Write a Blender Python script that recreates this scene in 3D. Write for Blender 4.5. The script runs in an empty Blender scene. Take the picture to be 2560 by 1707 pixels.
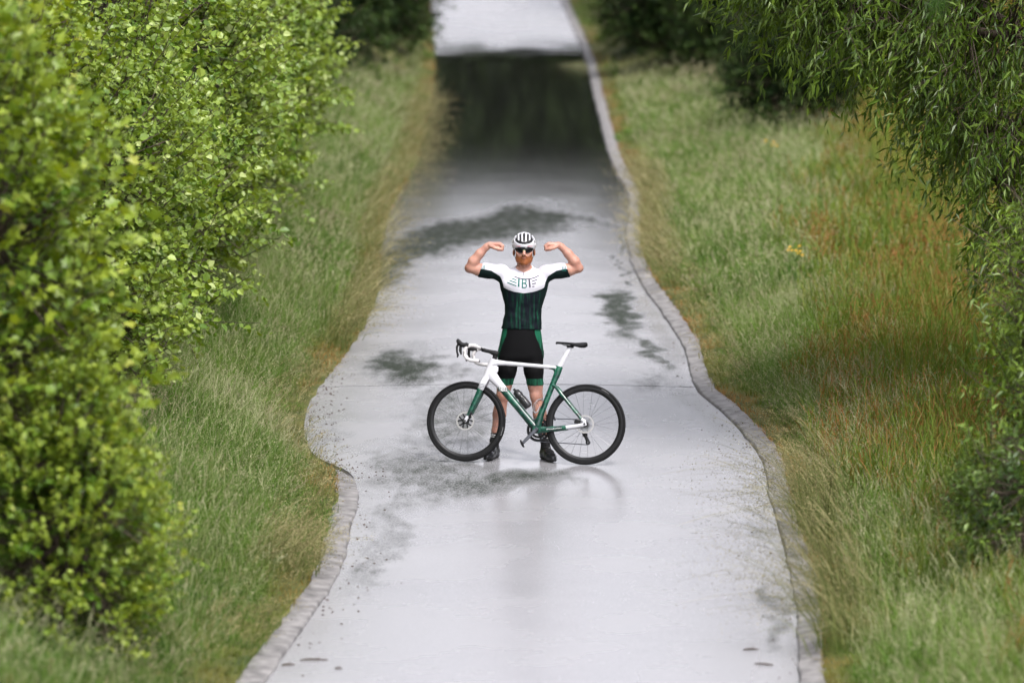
import bpy, bmesh, math, random
import numpy as np
from mathutils import Vector, Matrix
from mathutils.bvhtree import BVHTree

sc = bpy.context.scene
R = math.radians
# ------------------------------------------------------------------ camera
CAM_H, PITCH, LENS = 6.28, 7.448, 162.0
cam_data = bpy.data.cameras.new("camera")
cam = bpy.data.objects.new("camera", cam_data)
sc.collection.objects.link(cam)
cam.location = (0, 0, CAM_H)
cam.rotation_euler = (R(90 - PITCH), 0, 0)
cam_data.lens = LENS
cam_data.sensor_width = 36
cam_data.clip_start = 0.5
cam_data.clip_end = 3000
cam_data.dof.use_dof = True
cam_data.dof.focus_distance = 40.3
cam_data.dof.aperture_fstop = 1.5
sc.camera = cam
# ------------------------------------------------------------------ overcast sky
SUN_EL, SUN_AZ = 58, 150          # azimuth clockwise from +Y: behind the camera, to its right
world = bpy.data.worlds.new("World")
sc.world = world
world.use_nodes = True
wn = world.node_tree.nodes
wl = world.node_tree.links
wn.clear()
w_out = wn.new("ShaderNodeOutputWorld")
w_bg = wn.new("ShaderNodeBackground")
w_sky = wn.new("ShaderNodeTexSky")
w_sky.sky_type = 'NISHITA'
w_sky.sun_disc = False
w_sky.sun_elevation = R(SUN_EL)
w_sky.sun_rotation = R(SUN_AZ)
w_sky.dust_density = 4.0
w_sky.air_density = 1.0
w_sky.ozone_density = 1.0
w_hs = wn.new("ShaderNodeHueSaturation")     # cloud cover takes the blue out
w_hs.inputs["Saturation"].default_value = 0.16
w_tint = wn.new("ShaderNodeMix")
w_tint.data_type = 'RGBA'
w_tint.blend_type = 'MULTIPLY'
w_tint.inputs["Factor"].default_value = 1.0
w_tint.inputs[7].default_value = (1.0, 0.985, 1.04, 1)
wl.new(w_sky.outputs[0], w_hs.inputs["Color"])
wl.new(w_hs.outputs[0], w_tint.inputs[6])
wl.new(w_tint.outputs[2], w_bg.inputs["Color"])
w_bg.inputs["Strength"].default_value = 0.15
wl.new(w_bg.outputs[0], w_out.inputs[0])
sun_data = bpy.data.lights.new("sun", 'SUN')
sun_data.energy = 1.3
sun_data.angle = R(11)
sun_data.color = (1.0, 0.965, 0.9)
sun = bpy.data.objects.new("sun", sun_data)
sc.collection.objects.link(sun)
az = R(SUN_AZ)
sdir = Vector((math.sin(az) * math.cos(R(SUN_EL)), math.cos(az) * math.cos(R(SUN_EL)), math.sin(R(SUN_EL))))
sun.rotation_euler = sdir.to_track_quat('Z', 'Y').to_euler()
sun.location = (20, -20, 40)
vs = sc.view_settings
vs.view_transform = 'Standard'
vs.look = 'None'
vs.exposure = 1.25
vs.gamma = 1.0
vs.use_curve_mapping = False
sc.cycles.use_denoising = True
sc.cycles.max_bounces = 5
sc.cycles.diffuse_bounces = 3
sc.cycles.glossy_bounces = 3
sc.cycles.transmission_bounces = 3
sc.cycles.use_adaptive_sampling = True
sc.cycles.adaptive_threshold = 0.03
sc.cycles.caustics_reflective = False
sc.cycles.caustics_refractive = False

# ------------------------------------------------------------------ helpers
COL = sc.collection
rng = np.random.default_rng(7)


def tag(o, label=None, cat=None, group=None, kind=None):
    if label: o["label"] = label
    if cat: o["category"] = cat
    if group: o["group"] = group
    if kind: o["kind"] = kind
    return o


def empty(name, loc=(0, 0, 0), rot=(0, 0, 0)):
    o = bpy.data.objects.new(name, None)
    o.empty_display_size = 0.2
    COL.objects.link(o)
    o.location = loc
    o.rotation_euler = rot
    return o


def link(name, me, parent=None, loc=None, rot=None, scale=None):
    o = bpy.data.objects.new(name, me)
    COL.objects.link(o)
    if parent is not None: o.parent = parent
    if loc is not None: o.location = loc
    if rot is not None: o.rotation_euler = rot
    if scale is not None: o.scale = scale
    return o


def np_mesh(name, V, faces, mats, col=None, midx=None, smooth=False, attrs=None):
    """V (n,3); faces: list of int arrays, each (m,k) for k-gons; col per vertex (n,3)"""
    me = bpy.data.meshes.new(name)
    V = np.ascontiguousarray(V, dtype=np.float32)
    loops = np.concatenate([f.ravel() for f in faces]).astype(np.int32)
    tot = np.concatenate([np.full(len(f), f.shape[1], np.int32) for f in faces])
    start = np.concatenate([[0], np.cumsum(tot)[:-1]]).astype(np.int32)
    me.vertices.add(len(V))
    me.vertices.foreach_set("co", V.ravel())
    me.loops.add(len(loops))
    me.loops.foreach_set("vertex_index", loops)
    me.polygons.add(len(tot))
    me.polygons.foreach_set("loop_start", start)
    me.polygons.foreach_set("loop_total", tot)
    if midx is not None:
        me.polygons.foreach_set("material_index", np.asarray(midx, np.int32))
    me.polygons.foreach_set("use_smooth", np.full(len(tot), bool(smooth)))
    if col is not None:
        c = np.ones((len(V), 4), np.float32)
        c[:, :3] = col
        a = me.attributes.new("col", 'FLOAT_COLOR', 'POINT')
        a.data.foreach_set("color", c.ravel())
    for k, arr in (attrs or {}).items():
        a = me.attributes.new(k, 'FLOAT', 'POINT')
        a.data.foreach_set("value", np.ascontiguousarray(arr, np.float32))
    me.update()
    me.validate()
    for m in (mats if isinstance(mats, (list, tuple)) else [mats]):
        me.materials.append(m)
    return me


def nrm(a):
    return a / np.maximum(np.linalg.norm(a, axis=-1, keepdims=True), 1e-9)


def vnoise(x, y, s, seed=0):
    """smooth 2D value noise in 0..1"""
    x = np.asarray(x, float) / s + seed * 17.3
    y = np.asarray(y, float) / s + seed * 7.7
    xi, yi = np.floor(x), np.floor(y)
    fx, fy = x - xi, y - yi
    fx = fx * fx * (3 - 2 * fx)
    fy = fy * fy * (3 - 2 * fy)
    def h(a, b):
        v = np.sin(a * 127.1 + b * 311.7 + seed) * 43758.5453
        return v - np.floor(v)
    return (h(xi, yi) * (1 - fx) + h(xi + 1, yi) * fx) * (1 - fy) + (h(xi, yi + 1) * (1 - fx) + h(xi + 1, yi + 1) * fx) * fy


def sstep(x, a, b):
    t = np.clip((np.asarray(x, float) - a) / (b - a), 0, 1)
    return t * t * (3 - 2 * t)


class MB:
    """collects shapes into one mesh"""
    def __init__(self):
        self.v, self.f, self.m, self.n = [], [], [], 0

    def add(self, V, F, mat=0):
        V = np.asarray(V, float)
        self.v.append(V)
        for f in F:
            self.f.append([i + self.n for i in f])
            self.m.append(mat)
        self.n += len(V)

    def tube(self, pts, r, r2=None, n=10, out=(0, 1, 0), mat=0, cap=True, power=2.0):
        """sweep: r in the plane across 'out', r2 along 'out'"""
        pts = np.asarray(pts, float)
        k = len(pts)
        r = np.broadcast_to(np.asarray(r, float), (k,))
        r2 = r if r2 is None else np.broadcast_to(np.asarray(r2, float), (k,))
        t = np.zeros_like(pts)
        t[1:-1] = pts[2:] - pts[:-2]
        t[0] = pts[1] - pts[0]
        t[-1] = pts[-1] - pts[-2]
        t = nrm(t)
        out = np.asarray(out, float)
        V = []
        ang = np.linspace(0, 2 * np.pi, n, endpoint=False)
        ca, sa = np.cos(ang), np.sin(ang)
        if power != 2.0:
            ca = np.sign(ca) * np.abs(ca) ** (2 / power)
            sa = np.sign(sa) * np.abs(sa) ** (2 / power)
        prev = None
        for i in range(k):
            o = out - t[i] * (out @ t[i])
            if np.linalg.norm(o) < 1e-3:
                o = prev if prev is not None else np.cross(t[i], (1, 0, 0.3))
            o = o / np.linalg.norm(o)
            prev = o
            b = np.cross(t[i], o)
            V.append(pts[i] + np.outer(ca * r[i], b) + np.outer(sa * r2[i], o))
        V = np.concatenate(V)
        F = []
        for i in range(k - 1):
            for j in range(n):
                a, b_ = i * n + j, i * n + (j + 1) % n
                F.append([a, b_, b_ + n, a + n])
        if cap:
            F.append(list(range(n))[::-1])
            F.append([(k - 1) * n + j for j in range(n)])
        self.add(V, F, mat)
        return self

    def lathe(self, prof, c=(0, 0, 0), n=48, mat=0, closed=True):
        """profile of (radius, y), turned about the y axis"""
        prof = np.asarray(prof, float)
        k = len(prof)
        ang = np.linspace(0, 2 * np.pi, n, endpoint=False)
        V = np.zeros((n, k, 3))
        V[:, :, 0] = np.cos(ang)[:, None] * prof[:, 0]
        V[:, :, 2] = np.sin(ang)[:, None] * prof[:, 0]
        V[:, :, 1] = prof[:, 1]
        V = V.reshape(-1, 3) + np.asarray(c, float)
        F = []
        for i in range(n):
            for j in range(k if closed else k - 1):
                a, b = i * k + j, i * k + (j + 1) % k
                c2, d = ((i + 1) % n) * k + (j + 1) % k, ((i + 1) % n) * k + j
                F.append([a, b, c2, d])
        self.add(V, F, mat)
        return self

    def box(self, c, s, rot=None, mat=0):
        s = np.asarray(s, float) / 2
        V = np.array([[x, y, z] for x in (-1, 1) for y in (-1, 1) for z in (-1, 1)], float) * s
        if rot is not None: V = V @ np.asarray(Matrix.Rotation(rot[0], 3, rot[1])).T
        V = V + np.asarray(c, float)
        self.add(V, [[0, 1, 3, 2], [4, 6, 7, 5], [0, 4, 5, 1], [2, 3, 7, 6], [0, 2, 6, 4], [1, 5, 7, 3]], mat)
        return self

    def build(self, name, mats, parent=None, smooth=True, bevel=0):
        me = bpy.data.meshes.new(name)
        me.from_pydata(np.concatenate(self.v).tolist(), [], self.f)
        for m in (mats if isinstance(mats, (list, tuple)) else [mats]): me.materials.append(m)
        me.polygons.foreach_set("material_index", self.m)
        me.polygons.foreach_set("use_smooth", [bool(smooth)] * len(self.f))
        me.update()
        if smooth: me.set_sharp_from_angle(angle=R(48))
        o = link(name, me, parent)
        if bevel:
            b = o.modifiers.new("bevel", 'BEVEL')
            b.width = bevel
            b.segments = 2
            b.limit_method = 'ANGLE'
        return o


# ------------------------------------------------------------------ materials
def new_mat(name):
    m = bpy.data.materials.new(name)
    m.use_nodes = True
    nt = m.node_tree
    b = nt.nodes["Principled BSDF"]
    return m, nt, b


def simple(name, col, rough=0.5, spec=0.5, metal=0.0, var=0.0, scale=30.0, bump=0.0, coat=0.0):
    m, nt, b = new_mat(name)
    b.inputs["Roughness"].default_value = rough
    b.inputs["Specular IOR Level"].default_value = spec
    b.inputs["Metallic"].default_value = metal
    b.inputs["Coat Weight"].default_value = coat
    b.inputs["Coat Roughness"].default_value = 0.08
    tc = nt.nodes.new("ShaderNodeTexCoord")
    nz = nt.nodes.new("ShaderNodeTexNoise")
    nz.inputs["Scale"].default_value = scale
    nz.inputs["Detail"].default_value = 4
    nt.links.new(tc.outputs["Object"], nz.inputs["Vector"])
    rp = nt.nodes.new("ShaderNodeValToRGB")
    c = np.array(col, float)
    rp.color_ramp.elements[0].position = 0.3
    rp.color_ramp.elements[1].position = 0.7
    rp.color_ramp.elements[0].color = (*np.clip(c * (1 - var), 0, 1), 1)
    rp.color_ramp.elements[1].color = (*np.clip(c * (1 + var), 0, 1), 1)
    nt.links.new(nz.outputs["Fac"], rp.inputs["Fac"])
    nt.links.new(rp.outputs[0], b.inputs["Base Color"])
    if bump:
        bp = nt.nodes.new("ShaderNodeBump")
        bp.inputs["Strength"].default_value = bump
        bp.inputs["Distance"].default_value = 0.004
        nt.links.new(nz.outputs["Fac"], bp.inputs["Height"])
        nt.links.new(bp.outputs[0], b.inputs["Normal"])
    return m


def leaf_mat(name, rough=0.42, trans=0.32, spec=0.45):
    m, nt, b = new_mat(name)
    at = nt.nodes.new("ShaderNodeAttribute")
    at.attribute_name = "col"
    b.inputs["Roughness"].default_value = rough
    b.inputs["Specular IOR Level"].default_value = spec
    nt.links.new(at.outputs["Color"], b.inputs["Base Color"])
    tr = nt.nodes.new("ShaderNodeBsdfTranslucent")
    hs = nt.nodes.new("ShaderNodeHueSaturation")
    hs.inputs["Hue"].default_value = 0.485
    hs.inputs["Saturation"].default_value = 1.15
    hs.inputs["Value"].default_value = 1.25
    nt.links.new(at.outputs["Color"], hs.inputs["Color"])
    nt.links.new(hs.outputs[0], tr.inputs["Color"])
    mx = nt.nodes.new("ShaderNodeMixShader")
    mx.inputs[0].default_value = trans
    nt.links.new(b.outputs[0], mx.inputs[1])
    nt.links.new(tr.outputs[0], mx.inputs[2])
    nt.links.new(mx.outputs[0], nt.nodes["Material Output"].inputs["Surface"])
    return m


M_leaf = leaf_mat("leaf")
M_leaf_dark = leaf_mat("leaf_dark", 0.55, 0.15, 0.15)
M_grass = leaf_mat("grass_blade", 0.6, 0.25, 0.1)
M_bark = simple("bark", (0.055, 0.042, 0.03), 0.85, 0.2, var=0.4, scale=18, bump=0.6)
# ------------------------------------------------------------------ the lane and its terrain
YR = np.array([10, 24, 30.4, 33, 36.75, 38.3, 39.9, 41.4, 43.1, 44.3, 45.2, 47.5, 50.4, 53.7, 57.5, 63, 68.2, 80, 92, 104, 125, 160, 240])
XR = np.array([1.75, 1.85, 1.93, 2.07, 2.14, 2.16, 2.19, 2.11, 1.95, 1.80, 1.78, 1.78, 1.65, 1.48, 1.44, 1.60, 1.50, 1.45, 1.42, 1.00, 0.2, -2.5, -14])
YL = np.array([10, 24, 30.4, 32.3, 34.6, 36.75, 38.6, 39.3, 40.2, 41.2, 42.5, 44, 45.8, 48.9, 52, 55.5, 60.7, 65.5, 78.8, 92, 104, 125, 160, 240])
XL = np.array([-1.9, -1.8, -1.65, -1.48, -1.31, -1.295, -1.32, -1.40, -1.72, -1.86, -1.93, -1.92, -1.80, -1.62, -1.56, -1.62, -1.66, -1.52, -1.45, -1.56, -1.90, -2.9, -5.7, -17.5])


def smooth_interp(y, Y, X):
    """monotone-ish cubic through the points"""
    y = np.asarray(y, float)
    d = np.gradient(X, Y)
    i = np.clip(np.searchsorted(Y, y) - 1, 0, len(Y) - 2)
    h = Y[i + 1] - Y[i]
    t = np.clip((y - Y[i]) / h, 0, 1)
    h00, h10 = 2 * t**3 - 3 * t**2 + 1, t**3 - 2 * t**2 + t
    h01, h11 = -2 * t**3 + 3 * t**2, t**3 - t**2
    return h00 * X[i] + h10 * h * d[i] + h01 * X[i + 1] + h11 * h * d[i + 1]


def xl(y): return smooth_interp(y, YL, XL)
def xr(y): return smooth_interp(y, YR, XR)


DIP = 93.0


def grade(y):
    """level to the dip, then the lane climbs"""
    y = np.asarray(y, float)
    t = np.clip(y - DIP, -3.5, 3.5)
    bend = 0.058 * (t + 3.5)**2 / 14.0                     # rounded foot of the climb
    return np.where(y > DIP + 3.5, 0.058 * np.minimum(y - DIP, 75), bend)


KW = 0.18     # kerb width


def kl(y):
    """the left kerb ends where the side opening begins"""
    return KW * (1 - sstep(y, 39.0, 40.2))


def terrain(x, y):
    x = np.asarray(x, float)
    y = np.asarray(y, float)
    dl = xl(y) - kl(y) - x
    dr = x - xr(y) - KW
    g = grade(y)
    hl = 0.05 + 0.68 * sstep(dl, 0.05, 1.8) + 0.25 * sstep(dl, 1.5, 8) + 0.05 * (vnoise(x, y, 0.7, 3) - 0.5)
    hr = 0.05 + 0.30 * sstep(dr, 0.05, 1.6) + 0.35 * sstep(dr, 1.2, 9) + 0.05 * (vnoise(x, y, 0.7, 4) - 0.5)
    open_side = sstep(y, 39.2, 40.4) * (1 - sstep(y, 46, 49))        # the gap in the left kerb
    hl = hl - 0.044 * open_side * (1 - sstep(dl, 0.3, 1.2))
    out = np.where(dl > -0.02, hl, np.where(dr > -0.02, hr, -0.06))
    return g + out


def axis(segs):
    return np.unique(np.round(np.concatenate([np.linspace(a, b, n) for a, b, n in segs]), 4))


gx = axis([(-900, -60, 8), (-60, -12, 13), (-12, -4, 41), (-4, 4, 161), (4, 12, 41), (12, 60, 13), (60, 900, 8)])
gy = axis([(-300, 0, 7), (0, 26, 14), (26, 70, 150), (70, 112, 84), (112, 260, 38), (260, 1800, 14)])
GX, GY = np.meshgrid(gx, gy)
GZ = terrain(GX, GY)
nx, ny = len(gx), len(gy)
idx = np.arange(nx * ny).reshape(ny, nx)
quads = np.stack([idx[:-1, :-1], idx[:-1, 1:], idx[1:, 1:], idx[1:, :-1]], -1).reshape(-1, 4)
M_ground, nt, b = new_mat("verge_soil")
tc = nt.nodes.new("ShaderNodeNewGeometry")
n1 = nt.nodes.new("ShaderNodeTexNoise")
n1.inputs["Scale"].default_value = 3.0
n1.inputs["Detail"].default_value = 8
nt.links.new(tc.outputs["Position"], n1.inputs["Vector"])
rp = nt.nodes.new("ShaderNodeValToRGB")
rp.color_ramp.elements[0].position = 0.3
rp.color_ramp.elements[0].color = (0.035, 0.05, 0.014, 1)
rp.color_ramp.elements[1].position = 0.72
rp.color_ramp.elements[1].color = (0.12, 0.11, 0.035, 1)
nt.links.new(n1.outputs["Fac"], rp.inputs["Fac"])
nt.links.new(rp.outputs[0], b.inputs["Base Color"])
b.inputs["Roughness"].default_value = 0.9
b.inputs["Specular IOR Level"].default_value = 0.15
bp = nt.nodes.new("ShaderNodeBump")
bp.inputs["Strength"].default_value = 0.7
bp.inputs["Distance"].default_value = 0.03
nt.links.new(n1.outputs["Fac"], bp.inputs["Height"])
nt.links.new(bp.outputs[0], b.inputs["Normal"])
ground = link("ground", np_mesh("ground", np.stack([GX, GY, GZ], -1).reshape(-1, 3), [quads], M_ground, smooth=True))
tag(ground, kind="structure")


# ---- wet road: a film of water over dark asphalt; where the film thins the bare asphalt shows
def seg_dist(x, y, pts, sx=1.0, sy=1.0):
    d = np.full(np.shape(x), 1e9)
    for (a, b_) in zip(pts[:-1], pts[1:]):
        ax, ay, bx, by = a[0] / sx, a[1] / sy, b_[0] / sx, b_[1] / sy
        px, py = x / sx, y / sy
        L = (bx - ax)**2 + (by - ay)**2
        t = np.clip(((px - ax) * (bx - ax) + (py - ay) * (by - ay)) / max(L, 1e-9), 0, 1)
        d = np.minimum(d, np.hypot(px - ax - t * (bx - ax), py - ay - t * (by - ay)))
    return d


def bare_field(x, y):
    """how much bare asphalt shows through the film, 0..1"""
    wx = (vnoise(x, y, 0.35, 11) - 0.5) * 0.24 + (vnoise(x, y, 0.12, 12) - 0.5) * 0.1
    wy = (vnoise(x, y * 0.3, 0.5, 13) - 0.5) * 1.6
    X, Y = x + wx, y + wy
    def blob(cx, cy, rx, ry, soft=0.55):
        return 1 - sstep(np.hypot((X - cx) / rx, (Y - cy) / ry), 1 - soft, 1 + soft)
    def line(pts, w, sy, soft=0.6):
        return 1 - sstep(seg_dist(X, Y, pts, w, w * sy), 1 - soft, 1 + soft)
    f = np.zeros(np.shape(x))
    for v in (
        1.0 * line([(-1.7, 54.6), (-1.2, 57.2), (-0.4, 59.0), (0.5, 60.3)], 0.31, 6.5, 0.7),
        0.75 * line([(0.0, 59.6), (0.7, 60.2), (1.3, 59.9)], 0.1, 6, 0.9),
        0.95 * blob(-1.5, 55.4, 0.42, 2.4),
        0.95 * blob(1.20, 50.3, 0.23, 2.1, 0.5), 0.85 * line([(1.22, 49.3), (1.36, 47.6), (1.50, 46.2)], 0.085, 9, 0.8),
        0.55 * blob(1.38, 45.0, 0.22, 0.9, 0.8),
        0.95 * blob(-1.05, 46.0, 0.40, 1.5, 0.6), 0.5 * blob(-0.62, 45.2, 0.3, 0.9, 0.8),
        0.62 * blob(-0.55, 42.6, 0.5, 2.2, 0.7), 0.68 * blob(-0.75, 39.2, 0.55, 1.9, 0.7),
        0.72 * blob(-0.25, 38.7, 0.75, 0.8, 0.7), 0.8 * blob(0.05, 39.05, 0.45, 0.5, 0.7),
        0.5 * line([(-0.8, 38.6), (-1.0, 36.6), (-1.1, 34.6)], 0.16, 5, 0.9),
        0.42 * blob(-1.7, 41.2, 0.25, 1.6, 0.8),
        1.0 * line([(1.60, 64.5), (1.57, 62.6)], 0.035, 8, 0.8),
        1.0 * line([(1.40, 58.3), (1.29, 56.9), (1.30, 54.8), (1.42, 52.6)], 0.03, 8, 0.8),
        0.35 * line([(2.02, 38.4), (1.95, 36.0)], 0.12, 10, 0.9),
        0.6 * line([(1.88, 33.4), (1.86, 31.6)], 0.10, 6, 0.9),
    ):
        f = np.maximum(f, v)
    return np.clip(f + 0.10 * (vnoise(x, y, 0.5, 21) - 0.5), 0, 1)


def slick_field(x, y):
    """deeper film under the bicycle and along the gutters: a clearer mirror"""
    w = (vnoise(x, y * 0.4, 0.3, 91) - 0.5) * 0.7
    f = 1 - sstep(np.hypot((x - 0.05) / 0.95, (y - 39.0) / 1.25) + w, 0.6, 1.25)
    g = 1 - sstep(np.abs(xr(y) - 0.16 - x) / 0.14 + w, 0.5, 1.2)
    return np.clip(np.maximum(f, 0.7 * g * (y < 52)), 0, 1)


M_road, nt, b = new_mat("wet_asphalt")
N = nt.nodes
Lk = nt.links
geo = N.new("ShaderNodeNewGeometry")
att = N.new("ShaderNodeAttribute")
att.attribute_name = "bare"
grain = N.new("ShaderNodeTexNoise")
grain.inputs["Scale"].default_value = 70
grain.inputs["Detail"].default_value = 5
grain.inputs["Roughness"].default_value = 0.75
mapn = N.new("ShaderNodeMapping")
mapn.inputs["Scale"].default_value = (1.0, 0.32, 1.0)
Lk.new(geo.outputs["Position"], mapn.inputs["Vector"])
Lk.new(mapn.outputs[0], grain.inputs["Vector"])
med = N.new("ShaderNodeTexNoise")
med.inputs["Scale"].default_value = 9
med.inputs["Detail"].default_value = 6
Lk.new(mapn.outputs[0], med.inputs["Vector"])
big = N.new("ShaderNodeTexNoise")
big.inputs["Scale"].default_value = 0.9
big.inputs["Detail"].default_value = 5
Lk.new(geo.outputs["Position"], big.inputs["Vector"])


def math_node(op, a, b_, c=None, clamp=False):
    n = N.new("ShaderNodeMath")
    n.operation = op
    n.use_clamp = clamp
    for i, v in enumerate((a, b_, c)):
        if v is None: continue
        if isinstance(v, (int, float)): n.inputs[i].default_value = v
        else: Lk.new(v, n.inputs[i])
    return n.outputs[0]


# threshold of bare asphalt by grain: thin film breaks up into specks
s1 = math_node('MULTIPLY_ADD', grain.outputs["Fac"], 1.5, -0.75)
s2 = math_node('MULTIPLY_ADD', med.outputs["Fac"], 0.8, -0.40)
s3 = math_node('ADD', s1, s2)
s4 = math_node('ADD', att.outputs["Fac"], s3)
bare = math_node('MULTIPLY_ADD', s4, 1.45, -0.42, clamp=True)
base_rp = N.new("ShaderNodeValToRGB")
base_rp.color_ramp.elements[0].position = 0.3
base_rp.color_ramp.elements[0].color = (0.20, 0.198, 0.207, 1)
base_rp.color_ramp.elements[1].position = 0.75
base_rp.color_ramp.elements[1].color = (0.29, 0.287, 0.30, 1)
tone = math_node('MULTIPLY_ADD', big.outputs["Fac"], 0.5, -0.25)
Lk.new(math_node('ADD', grain.outputs["Fac"], tone), base_rp.inputs["Fac"])
stain = N.new("ShaderNodeMix")
stain.data_type = 'RGBA'
Lk.new(bare, stain.inputs[0])
Lk.new(base_rp.outputs[0], stain.inputs[6])
stain.inputs[7].default_value = (0.024, 0.030, 0.022, 1)
b.inputs["IOR"].default_value = 1.45
deep_shade = N.new("ShaderNodeMix")
deep_shade.data_type = 'RGBA'
Lk.new(stain.outputs[2], deep_shade.inputs[6])
deep_shade.inputs[7].default_value = (0.012, 0.013, 0.011, 1)  # standing water, its colour blackened further for the overhanging trees' shade
pool = N.new("ShaderNodeAttribute")
pool.attribute_name = "pool"
Lk.new(pool.outputs["Fac"], deep_shade.inputs[0])
Lk.new(deep_shade.outputs[2], b.inputs["Base Color"])
rough_wet = math_node('MULTIPLY_ADD', big.outputs["Fac"], 0.20, 0.17)
slick = N.new("ShaderNodeAttribute")
slick.attribute_name = "slick"
rough_wet = math_node('MULTIPLY', rough_wet, math_node('MULTIPLY_ADD', slick.outputs["Fac"], -0.35, 1.0))
rough_film = math_node('MULTIPLY', rough_wet, math_node('MULTIPLY_ADD', pool.outputs["Fac"], -0.86, 1.0))
rough = N.new("ShaderNodeMix")
Lk.new(bare, rough.inputs[0])
Lk.new(rough_film, rough.inputs[2])
rough.inputs[3].default_value = 0.75
Lk.new(rough.outputs[0], b.inputs["Roughness"])
spec = N.new("ShaderNodeMix")
Lk.new(bare, spec.inputs[0])
spec.inputs[2].default_value = 0.5
spec.inputs[3].default_value = 0.10
Lk.new(spec.outputs[0], b.inputs["Specular IOR Level"])
b.inputs["Coat Weight"].default_value = 0.0
bmp = N.new("ShaderNodeBump")
bmp.inputs["Distance"].default_value = 0.004
Lk.new(math_node('MULTIPLY_ADD', bare, 0.5, 0.012), bmp.inputs["Strength"])
Lk.new(grain.outputs["Fac"], bmp.inputs["Height"])
Lk.new(bmp.outputs[0], b.inputs["Normal"])

M_joint = simple("joint_filler", (0.02, 0.02, 0.02), 0.7, 0.3)
road = empty("road")
tag(road, kind="structure")
joints = [12, 28.5, 44.6, 59.4, 70.3, 81.5, DIP, 104.5, 118, 140, 165, 240]
fine = [(0.0, 0.3)]
for i in range(len(joints) - 1):
    y0, y1 = joints[i] + 0.02, joints[i + 1] - (0.02 if joints[i + 1] != DIP else -0.0)
    if joints[i] == DIP: y0 = DIP + 0.001
    near = 26 < y1 and y0 < 72
    ys = np.linspace(y0, y1, max(3, int((y1 - y0) / (0.11 if near else 0.25))))
    tt = np.linspace(0, 1, 75 if near else 14)
    T, Y = np.meshgrid(tt, ys)
    jag = 0.0
    X = xl(Y) + (xr(Y) - xl(Y)) * T
    Z = grade(Y) + 0.03 * np.sin(np.pi * T) + 0.0
    nyy, nxx = Y.shape
    V = np.stack([X, Y, Z], -1).reshape(-1, 3)
    id2 = np.arange(nyy * nxx).reshape(nyy, nxx)
    Q = np.stack([id2[:-1, :-1], id2[:-1, 1:], id2[1:, 1:], id2[1:, :-1]], -1).reshape(-1, 4)
    # skirt down into the bed
    ring = np.concatenate([id2[0], id2[1:, -1], id2[-1, -2::-1], id2[-2:0:-1, 0]])
    low = V[ring] - (0, 0, 0.09)
    k = len(V)
    r2 = np.arange(k, k + len(ring))
    SK = np.stack([ring, r2, np.roll(r2, -1), np.roll(ring, -1)], -1)
    at_ = np.concatenate([bare_field(X, Y).ravel(), np.zeros(len(ring))])
    pl_ = np.concatenate([(sstep(Y, 50, 73) * (1 - sstep(Y + 3.5 * (vnoise(X, Y, 0.5, 95) - 0.5), DIP - 2, DIP + 2.5))).ravel(), np.zeros(len(ring))])
    sk_ = np.concatenate([slick_field(X, Y).ravel(), np.zeros(len(ring))])
    o = link("road_slab", np_mesh("road_slab", np.concatenate([V, low]), [Q, SK], M_road, smooth=True, attrs={"bare": at_, "pool": pl_, "slick": sk_}), road)
    o.data.set_sharp_from_angle(angle=R(50))
# bed seen in the joints
ys = np.linspace(12, 240, 300)
V = np.concatenate([np.stack([xl(ys) + 0.01, ys, grade(ys) - 0.03], -1), np.stack([xr(ys) - 0.01, ys, grade(ys) - 0.03], -1)])
n = len(ys)
Q = np.stack([np.arange(n - 1), np.arange(n - 1) + n, np.arange(n - 1) + n + 1, np.arange(n - 1) + 1], -1)
link("road_bed", np_mesh("road_bed", V, [Q], M_joint), road)

# ---- concrete kerbs
M_kerb = simple("kerb_concrete", (0.165, 0.158, 0.155), 0.7, 0.25, var=0.45, scale=9, bump=0.3)


def kerb(side, y0, y1):
    ys = np.arange(y0, y1, 0.12)
    e = xr(ys) if side > 0 else xl(ys)
    wob = (vnoise(ys, ys * 0, 0.4, 31 + side) - 0.5) * 0.04 + (vnoise(ys, ys * 0, 0.13, 33 + side) - 0.5) * 0.018
    wob2 = (vnoise(ys, ys * 0, 0.25, 35 + side) - 0.5) * 0.05
    lift = (vnoise(ys, ys * 0, 1.2, 41 + side) - 0.5) * 0.02
    lift = lift - 0.075 * sstep(ys, 38.5, 39.5) * (side < 0)
    prof = [(-0.012 + 0 * ys, -0.06 + 0 * ys), (0.0 + wob, 0.006 + 0 * ys), (0.006 + wob, 0.024 + lift * 0.5), (0.016 + wob, 0.028 + lift * 0.5),
            (KW - 0.02 + wob2, 0.044 + lift), (KW - 0.006 + wob2, 0.040 + lift), (KW + 0.005 + wob2, -0.1 + 0 * ys)]
    P = []
    for (d, z) in prof:
        P.append(np.stack([e + side * d, ys, grade(ys) + z], -1))
    V = np.stack(P, 1)
    k, n = len(prof), len(ys)
    idd = np.arange(k * n).reshape(n, k)
    Q = np.stack([idd[:-1, :-1], idd[1:, :-1], idd[1:, 1:], idd[:-1, 1:]], -1).reshape(-1, 4)
    if side < 0: Q = Q[:, ::-1]
    caps = [idd[0][None, :] if side > 0 else idd[0][None, ::-1], idd[-1][None, ::-1] if side > 0 else idd[-1][None, :]]
    o = link("kerb", np_mesh("kerb", V.reshape(-1, 3), [Q] + caps, M_kerb, smooth=True))
    o.data.set_sharp_from_angle(angle=R(60))
    return tag(o, kind="structure")


kerb(1, 14, 150)
kerb(-1, 14, 39.6)
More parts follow.
